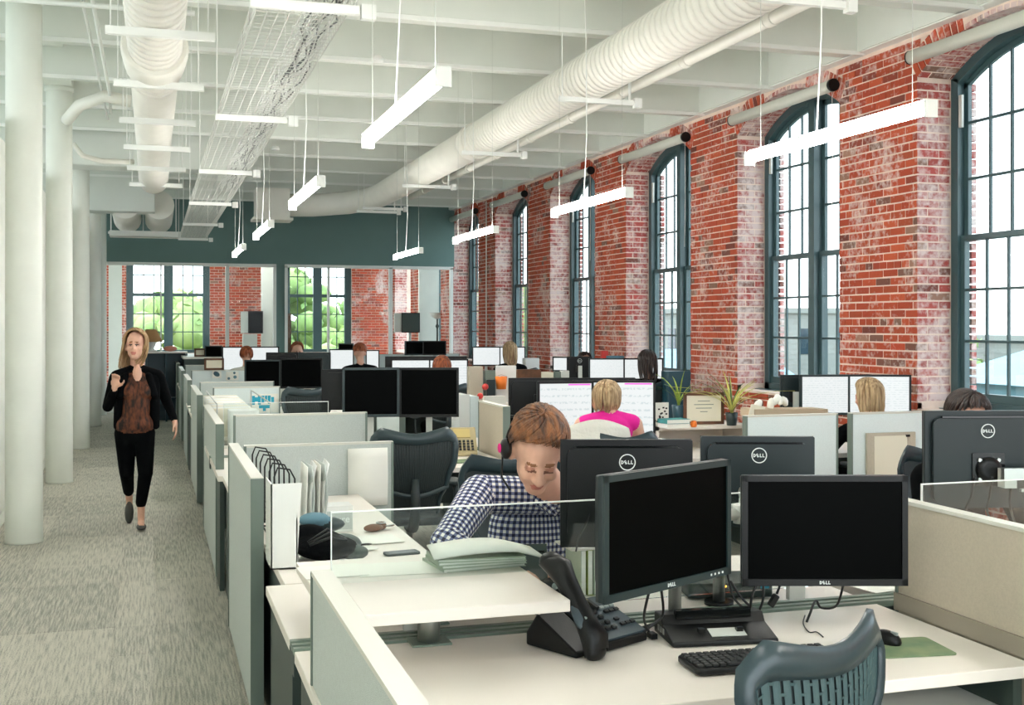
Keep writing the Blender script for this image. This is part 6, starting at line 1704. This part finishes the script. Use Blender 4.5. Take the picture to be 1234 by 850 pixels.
m.box((-fw / 2, -0.01, 0), (fw / 2, 0.01, b)).box((-fw / 2, -0.01, fh - b), (fw / 2, 0.01, fh)).box((-fw / 2, -0.01, 0), (-fw / 2 + b, 0.01, fh)).box((fw / 2 - b, -0.01, 0), (fw / 2, 0.01, fh)); m.build('frame', 'brown_wood', cf)
MB().box((-fw / 2 + b, -0.003, b), (fw / 2 - b, 0.003, fh - b)).build('certificate', 'paper_cream', cf)
m = MB()
for k, w in enumerate((0.10, 0.16, 0.13, 0.06)): m.box((-w / 2, -0.005, fh * 0.72 - k * 0.028), (w / 2, -0.0035, fh * 0.72 - k * 0.028 + 0.005))
m.build('printed_line', 'panel_edge', cf)
def spiky(label, loc, n, h, mt, pot, r0=0.05, ph_=0.12, seed=1, droop=0.5, grp=None):
    rnd = random.Random(seed); p = thing('potted_plant', label, 'plant', loc)
    MB().lathe([(r0 * 0.75, 0), (r0, ph_), (r0 * 0.9, ph_), (r0 * 0.85, ph_ - 0.015)], seg=16).build('pot', pot, p)
    for k in range(n):
        a = rnd.uniform(0, 2 * PI); L_ = h * rnd.uniform(0.6, 1.1); o_ = rnd.uniform(0.3, 1.0) * droop; w = rnd.uniform(0.006, 0.011); g = []
        for j in range(7):
            t = j / 6; rad = o_ * L_ * t * (0.4 + 0.9 * t); z = ph_ - 0.01 + L_ * (t - 0.55 * o_ * t * t)
            c_ = Vector((math.cos(a) * rad, math.sin(a) * rad, z)); s_ = Vector((-math.sin(a), math.cos(a), 0)) * w * (1 - t ** 2 * 0.95)
            g.append([c_ - s_, c_ + Vector((0, 0, -0.003)), c_ + s_])
        MB().sheet(g).build('leaf', [mt, 'leaf_dark'][k % 4 == 3], p, fix=False)
    return p
spiky('green spiky plant in a dark pot left of the framed certificate', (atY(818, 507, 8.4).x, 8.4, zt), 12, 0.34, 'leaf_green', 'pot_blue', 0.055, 0.15, 5, 0.9)
spiky('yellow green grassy plant between the framed certificate and the cardboard box', (atY(878, 512, 8.2).x, 8.15, zt), 30, 0.40, 'leaf_yellow', 'bezel_teal', 0.05, 0.10, 8, 1.0)
for k, (c_, l) in enumerate((('white_plastic', 'white book at the bottom of the pair left of the certificate'), ('teal_book', 'teal book on top of the pair left of the certificate'))):
    book(l, (atY(812, 512, 8.12).x, 8.12, zt + 0.034 * k), 0.20, 0.15, 0.032, c_, 4)
o = MB().lathe([(0.02, 0), (0.026, 0.02), (0.02, 0.045), (0.01, 0.05)], seg=14).build('yellow_jar', 'orange'); tag(o, 'small yellow jar in front of the framed certificate', 'jar', loc=(atY(836, 513, 8.1).x, 8.1, zt))
q = atY(797, 505, 8.4); cal = thing('patterned_card', 'white card with a black pattern left of the spiky plant', 'card', (q.x, 8.42, zt)); MB().box((-0.07, -0.004, 0), (0.07, 0.004, 0.17)).build('card', 'paper', cal)
m = MB(); rnd = random.Random(2)
for k in range(16): x, z = rnd.uniform(-0.055, 0.055), rnd.uniform(0.02, 0.13); m.box((x - 0.008, -0.006, z - 0.006), (x + 0.008, -0.0042, z + 0.006))
m.build('print', 'cable_black', cal)
q = atY(775, 495, 8.5); o = MB().rbox((0, 0, 0.15), (0.16, 0.1, 0.30), 0.03, ax=2).build('paper_bag', 'paper'); tag(o, 'white paper bag right of the spreadsheet screens', 'bag', loc=(q.x + 0.05, 8.62, D))
cbx = thing('cardboard_box', 'open cream cardboard box behind the left white cross panel', 'box', (atY(945, 497, 7.8).x, 7.8, 0), 0)
za = atY(910, 493, 7.8).z
m = MB(); m.cbox((0.0, 0, za - 0.03), (0.62, 0.22, 0.06), Ry(1)); m.build('lid', 'cardboard', cbx); MB().prism([(-0.36, za - 0.06), (-0.22, za - 0.06), (-0.22, za + 0.02), (-0.33, za + 0.045)], -0.10, -0.09, ax=1).build('flap', 'paper_cream', cbx)
MB().box((-0.3, -0.1, D), (0.3, 0.1, za - 0.055)).build('carton_body', 'cardboard', cbx)
ts = thing('tissue', 'crumpled white tissues standing out of the cardboard box', 'tissue', (atY(930, 488, 7.8).x, 7.8, za - 0.01)); m = MB(); rnd = random.Random(5)
for k in range(5): m.ball((rnd.uniform(-0.12, 0.12), 0, 0.03 + rnd.uniform(0, 0.05)), (0.03, 0.03, 0.05), 7, 5, R=Rx(rnd.uniform(-40, 40)) @ Ry(rnd.uniform(-50, 50)))
m.build('crumple', 'paper', ts)
q = atY(893, 484, 8.0); o = MB().ball((0, 0, 0.05), (0.13, 0.08, 0.06), 10, 7).build('jacket', 'pot_blue'); tag(o, 'dark blue folded cloth behind the grassy plant', 'clothing', loc=(q.x + 0.05, 8.75, zt + 0.0))
# clutter island in the middle
q0 = atY(560, 500, 11.0); q1 = atY(613, 500, 11.0)
def block(name, label, cat, x0, x1, yt, yb, Y, dep, mt, grp=None, rz=0, part='body', base=None):
    a = atY(x0, yt, Y); b = atY(x1, yb, Y)
    if base is not None: b.z = base
    t = thing(name, label, cat, ((a.x + b.x) / 2, Y + dep / 2, b.z), rz, grp); w = b.x - a.x; h = a.z - b.z
    m = MB(); m.rbox((0, 0, h / 2), (w, dep, h), min(0.008, w * 0.2, h * 0.2), ax=1); m.build(part, mt, t); return t
isl = thing('low_shelf', 'white low shelf unit crowded with small things in the middle of the room', 'shelf', ((q0.x + q1.x) / 2, 10.9, 0)); w2 = (q1.x - q0.x) / 2 + 0.05
zi = atY(590, 487, 10.7).z
m = MB(); m.box((-w2, -0.2, zi - 0.03), (w2, 0.25, zi)).box((-w2, -0.2, 0), (-w2 + 0.03, 0.25, zi)).box((w2 - 0.03, -0.2, 0), (w2, 0.25, zi)).box((-w2, 0.22, 0), (w2, 0.25, zi)).box((-w2, -0.18, 0.4), (w2, 0.22, 0.42)); m.build('carcass', 'desk_white', isl)
ob = thing('bucket', 'orange bucket shaped sign in the middle of the room', 'bucket', (atY(604, 468, 10.9).x, 10.9, atY(604, 469, 10.9).z)); hb = atY(604, 454, 10.9).z - atY(604, 469, 10.9).z
MB().lathe([(0.048, 0), (0.06, hb), (0.052, hb), (0.045, 0.02)], seg=16).build('pail', 'orange', ob); MB().tube([(-0.06, 0, hb), (0, 0, hb + 0.02), (0.06, 0, hb)], 0.003, 5).build('bail', 'silver', ob)
block('display_board', 'white board behind the orange bucket', 'board', 598, 622, 441, 470, 10.95, 0.03, 'white_plastic', base=zi)
for (x, y, r_, l) in ((583, 466, 0.032, 'red ball shaped thing left of the orange bucket'), (577, 477, 0.030, 'red ball lower left of the orange bucket')):
    q = atY(x, y, 10.8); o = MB().ball((0, 0, 0), r_, 14, 9).build('ball', 'red'); tag(o, l, 'ball', loc=(q.x, 10.75, q.z))
block('desk_tray', 'dark tray of pens left of the orange bucket', 'tray', 588, 597, 458, 470, 10.85, 0.08, 'bezel_teal', base=zi)
block('desk_tray', 'teal grey basket above the red ball', 'basket', 585, 600, 447, 456, 11.0, 0.1, 'panel_edge', base=zi)
block('paper_stack', 'white paper stack below the red ball', 'paper', 585, 610, 478, 484, 10.72, 0.1, 'paper', base=zi)
block('storage_box', 'beige box on the shelf left of the white board', 'box', 566, 582, 442, 456, 11.0, 0.1, 'panel_beige', base=zi)
block('storage_box', 'white file box behind the black second row monitors, right of them', 'box', 554, 566, 476, 545, 10.2, 0.3, 'white_plastic', base=0)
block('storage_box', 'teal edged folder box right of the white file box', 'box', 567, 577, 478, 540, 10.2, 0.3, 'panel_light', base=0)
block('storage_box', 'brown wicker box below the chair near the far piers', 'box', 624, 652, 446, 455, 13.0, 0.2, 'brown_wood', base=D)
block('paper_stack', 'cream stack of papers right of the brown box', 'paper', 653, 667, 449, 455, 13.0, 0.2, 'paper_cream', base=D)
block('paper_stack', 'white boxes by the far pier base, right of the blonde worker', 'box', 634, 650, 432, 447, 17.5, 0.2, 'white_plastic', base=0)
block('mug', 'small dark cup on the tops beside the tilted screen', 'mug', 669, 676, 448, 455, 13.0, 0.06, 'panel_edge', base=D)
block('storage_box', 'white roll right of the cream paper stack', 'box', 677, 686, 447, 456, 13.1, 0.08, 'white_plastic', base=D)
o = block('flower_pot', 'small red brown pot on the sill before the fifth window', 'pot', 726, 733, 423, 430, 14.7, 0.08, 'red', base=D)
block('waste_bin', 'tall dark blue bin below the third window', 'bin', 806, 832, 448, 462, 11.8, 0.2, 'pot_blue', base=0)  # jacket drawn as a made-up block reaching the floor
# ---- aisle side of rows two and three
ps = thing('poster', 'white poster with cyan lettering on the third row panel by the aisle', 'poster', (atY(319, 480, 12.29).x, 12.285, 0)); 
za, zb_ = atY(319, 476, 12.29).z, atY(319, 494, 12.29).z; MB().box((-0.15, -0.004, zb_ - 0.03), (0.14, 0.0, za + 0.01)).build('sheet', 'paper', ps)
m = MB(); rnd = random.Random(6); hh_ = za - zb_
for k, (x, w, z, h) in enumerate(((-0.13, 0.03, 0.35, 0.6), (-0.10, 0.03, 0.55, 0.3), (-0.07, 0.03, 0.35, 0.6), (-0.035, 0.03, 0.45, 0.5), (0.0, 0.025, 0.55, 0.4), (0.03, 0.03, 0.40, 0.55), (0.065, 0.03, 0.5, 0.35), (-0.06, 0.11, 0.10, 0.22), (-0.02, 0.03, -0.08, 0.2))):
    m.box((x, -0.006, zb_ + hh_ * z), (x + w, -0.0042, zb_ + hh_ * (z + h)))
m.build('lettering', 'cyan_print', ps)
# hanging folders on a rack
hr = thing('folder_rack', 'long low rack full of white hanging folders by the aisle, second row', 'rack', (0.80, 11.0, 0.74))
MB().tube([(-0.28, -1.0, 0.30), (-0.28, 1.0, 0.30)], 0.006, 6).build('side_rail', 'silver', hr); MB().tube([(0.16, -1.0, 0.30), (0.16, 1.0, 0.30)], 0.006, 6).build('side_rail', 'silver', hr)
for (x, y) in ((-0.28, -1), (-0.28, 1), (0.16, -1), (0.16, 1)): MB().tube([(x, y, 0.0), (x, y, 0.30)], 0.006, 6).build('rack_leg', 'silver', hr)
for k in range(16):
    y = -0.95 + k * 0.125
    o = MB(); g = []
    for i in range(5): g.append([Vector((x, 0.02 * math.sin(i / 4 * PI + k), 0.06 * i)) for x in (-0.17, -0.15, 0.0, 0.13, 0.15)])
    o = o.sheet(g).build('hanging_folder', 'white_plastic' if k % 3 else 'paper_cream'); o.modifiers.new('s', 'SOLIDIFY').thickness = 0.03
    tag(o, 'white hanging folder in the long aisle rack, %s from the front' % ORD[k], 'folder', 'white hanging folders', loc=(0.66, 11.0 + y, 0.76))
wb2 = thing('white_bin', 'tall white bin with a pale blue front before the hanging folders', 'bin', (atY(293, 540, 9.78).x, 9.78, 0))
wq = atY(316, 500, 9.78).x - atY(272, 500, 9.78).x; z_ = atY(293, 494, 9.78).z
m = MB(); m.rbox((0, 0, z_ / 2), (wq * 0.8, 0.3, z_), 0.04, ax=2); m.build('shell', 'white_plastic', wb2); MB().rbox((0.06, -0.152, z_ - 0.15), (wq * 0.45, 0.01, 0.2), 0.03, ax=1).build('front_plate', 'clapboard', wb2)
for i, (x0, x1, yt, yb, Y, l) in enumerate(((246, 270, 432, 446, 17.55, 'brown picture frame standing on the fourth row panel'), (234, 248, 420, 430, 20.6, 'small dark brown picture frame on the tall storage at the aisle end'))):
    a, b = atY(x0, yt, Y), atY(x1, yb, Y); f = thing('picture_frame', l, 'picture frame', ((a.x + b.x) / 2, Y, b.z)); w, h = b.x - a.x, a.z - b.z; t_ = 0.03
    MB().box((-w / 2, -0.01, 0), (w / 2, 0.01, t_)).box((-w / 2, -0.01, h - t_), (w / 2, 0.01, h)).box((-w / 2, -0.01, 0), (-w / 2 + t_, 0.01, h)).box((w / 2 - t_, -0.01, 0), (w / 2, 0.01, h)).build('frame', 'brown_wood', f)
    MB().box((-w / 2 + t_, -0.003, t_), (w / 2 - t_, 0.003, h - t_)).build('picture', 'paper_cream', f)
q = atY(261, 451, 17.55); pn = thing('pinned_picture', 'dark leaf shaped picture pinned on the pale fourth row panel', 'picture', (q.x, 17.57, q.z)); MB().box((-0.06, -0.004, -0.06), (0.07, 0, 0.05)).build('print', 'paper', pn); MB().ball((0, -0.006, 0), (0.05, 0.003, 0.035), 8, 5, R=Ry(30)).build('motif', 'pot_blue', pn)
q = atY(280, 453, 17.55); pn = thing('pinned_picture', 'blue spotted picture pinned right of the leaf shaped one', 'picture', (q.x, 17.57, q.z)); MB().box((-0.09, -0.004, -0.07), (0.09, 0, 0.06)).build('print', 'paper', pn)
for (x, z, r_) in ((-0.05, -0.04, 0.02), (0.04, -0.02, 0.025), (0.03, 0.04, 0.018)): MB().ball((x, -0.006, z), (r_, 0.003, r_), 8, 5).build('motif', 'roof_blue', pn)
# far room: console with lamp, TVs, floor lamp
a, b = atY(175, 430, 21.3), atY(226, 430, 21.3); zc_ = atY(200, 424, 21.3).z
cn = thing('console', 'dark blue low bookcase with white top under the table lamp, behind the walking person', 'cabinet', ((a.x + b.x) / 2, 21.5, 0)); w = (b.x - a.x) / 2
MB().box((-w, -0.2, zc_ - 0.03), (w, 0.2, zc_)).build('top', 'desk_white', cn); m = MB(); m.box((-w, -0.18, 0), (-w + 0.03, 0.2, zc_ - 0.03)).box((w - 0.03, -0.18, 0), (w, 0.2, zc_ - 0.03)).box((-0.015, -0.18, 0), (0.015, 0.2, zc_ - 0.03)).box((-w, 0.18, 0), (w, 0.2, zc_ - 0.03)).box((-w, -0.18, 0.4), (w, 0.2, 0.42)); m.build('carcass', 'pot_blue', cn)
tl_ = thing('table_lamp', 'table lamp with a brown shade and white base behind the walking person', 'lamp', (atY(182, 420, 21.5).x, 21.5, zc_)); hz = atY(182, 397, 21.5).z - zc_
MB().lathe([(0.09, 0), (0.10, 0.02), (0.05, 0.05), (0.09, 0.14), (0.07, 0.20), (0.02, 0.24), (0.015, hz - 0.02)], seg=18).build('base', 'ceramic', tl_)
MB().lathe([(0.20, hz - 0.22), (0.09, hz), (0.088, hz), (0.195, hz - 0.22)], seg=24).build('lamp_shade', 'lamp_shade', tl_)
o = MB().ball((0, 0, 0.05), (0.12, 0.08, 0.05)).build('soft_toy', 'skin_red'); tag(o, 'pink rounded thing on the console right of the table lamp', 'ornament', loc=(atY(205, 421, 21.5).x, 21.5, zc_))
def tv(label, x0, x1, yt, yb, Y, rz, mt='screen_black', box=False):
    a, b = atY(x0, yt, Y), atY(x1, yb, Y); w, h = (b.x - a.x) / math.cos(math.radians(rz)), a.z - b.z; t = thing('television', label, 'television', ((a.x + b.x) / 2, Y, (a.z + b.z) / 2), rz)
    MB().box((-w / 2, 0, -h / 2), (w / 2, 0.05, h / 2)).build('case', 'black_plastic', t); MB().box((-w / 2 + 0.02, -0.003, -h / 2 + 0.02), (w / 2 - 0.02, 0, h / 2 - 0.02)).build('screen', mt, t)
    MB().box((-w * 0.2, 0.05, -h * 0.2), (w * 0.2, 0.12, h * 0.2)).build('wall_mount', 'steel_white', t); MB().box((-w / 2 - 0.16, 0.02, -h / 2 + 0.01), (-w / 2, 0.10, h / 2 - 0.01)).build('side_speaker', 'silver_paint', t); return t
tv('black wall television on the far white partition left of the teal pillar', 299, 317, 375, 402, 26.78, 0)
tv('grey black television on the corner brick, left of the floor lamp', 484, 506, 377, 401, 25.88, 0, 'gable_dark')
t2_ = [o for o in C.objects if o.name.startswith('television')][-1]; MB().lathe([(0.2, -t2_.location.z), (0.2, -t2_.location.z + 0.02), (0.03, -t2_.location.z + 0.03), (0.03, -0.1)], (0, 0.09, 0), 14).build('floor_stand', 'silver_paint', t2_)
q = atY(527, 400, 25.2); fl_ = thing('floor_lamp', 'torchiere floor lamp with a white bowl by the glazed meeting room', 'lamp', (q.x, 25.2, 0)); zt_ = atY(527, 377, 25.2).z
MB().lathe([(0.15, 0), (0.15, 0.03), (0.02, 0.05)], seg=18).build('base', 'gable_dark', fl_); MB().lathe([(0.02, 0.04), (0.02, zt_ - 0.35), (0.045, zt_ - 0.3), (0.02, zt_ - 0.25), (0.02, zt_ - 0.12)], seg=12).build('pole', 'gable_dark', fl_)
MB().lathe([(0.03, zt_ - 0.14), (0.12, zt_ - 0.10), (0.20, zt_), (0.19, zt_), (0.11, zt_ - 0.09)], seg=24).build('lamp_shade', 'ceramic', fl_)
block('printer', 'tall pale printer below the far wall television', 'appliance', 293, 310, 403, 413, 26.4, 0.3, 'silver_paint', base=0)
block('chair_back', 'brown slanted board leaning at the left of the right far window', 'board', 344, 351, 378, 418, 23.95, 0.05, 'brown_wood', base=0)
o = block('shed', 'white shed seen low through the right far window', 'shed', 398, 424, 400, 414, 56, 2.0, 'car_white', base=-5); 
o = block('shed', 'white shed seen low through the left far window', 'shed', 222, 246, 402, 416, 56, 2.0, 'car_white', base=-5)
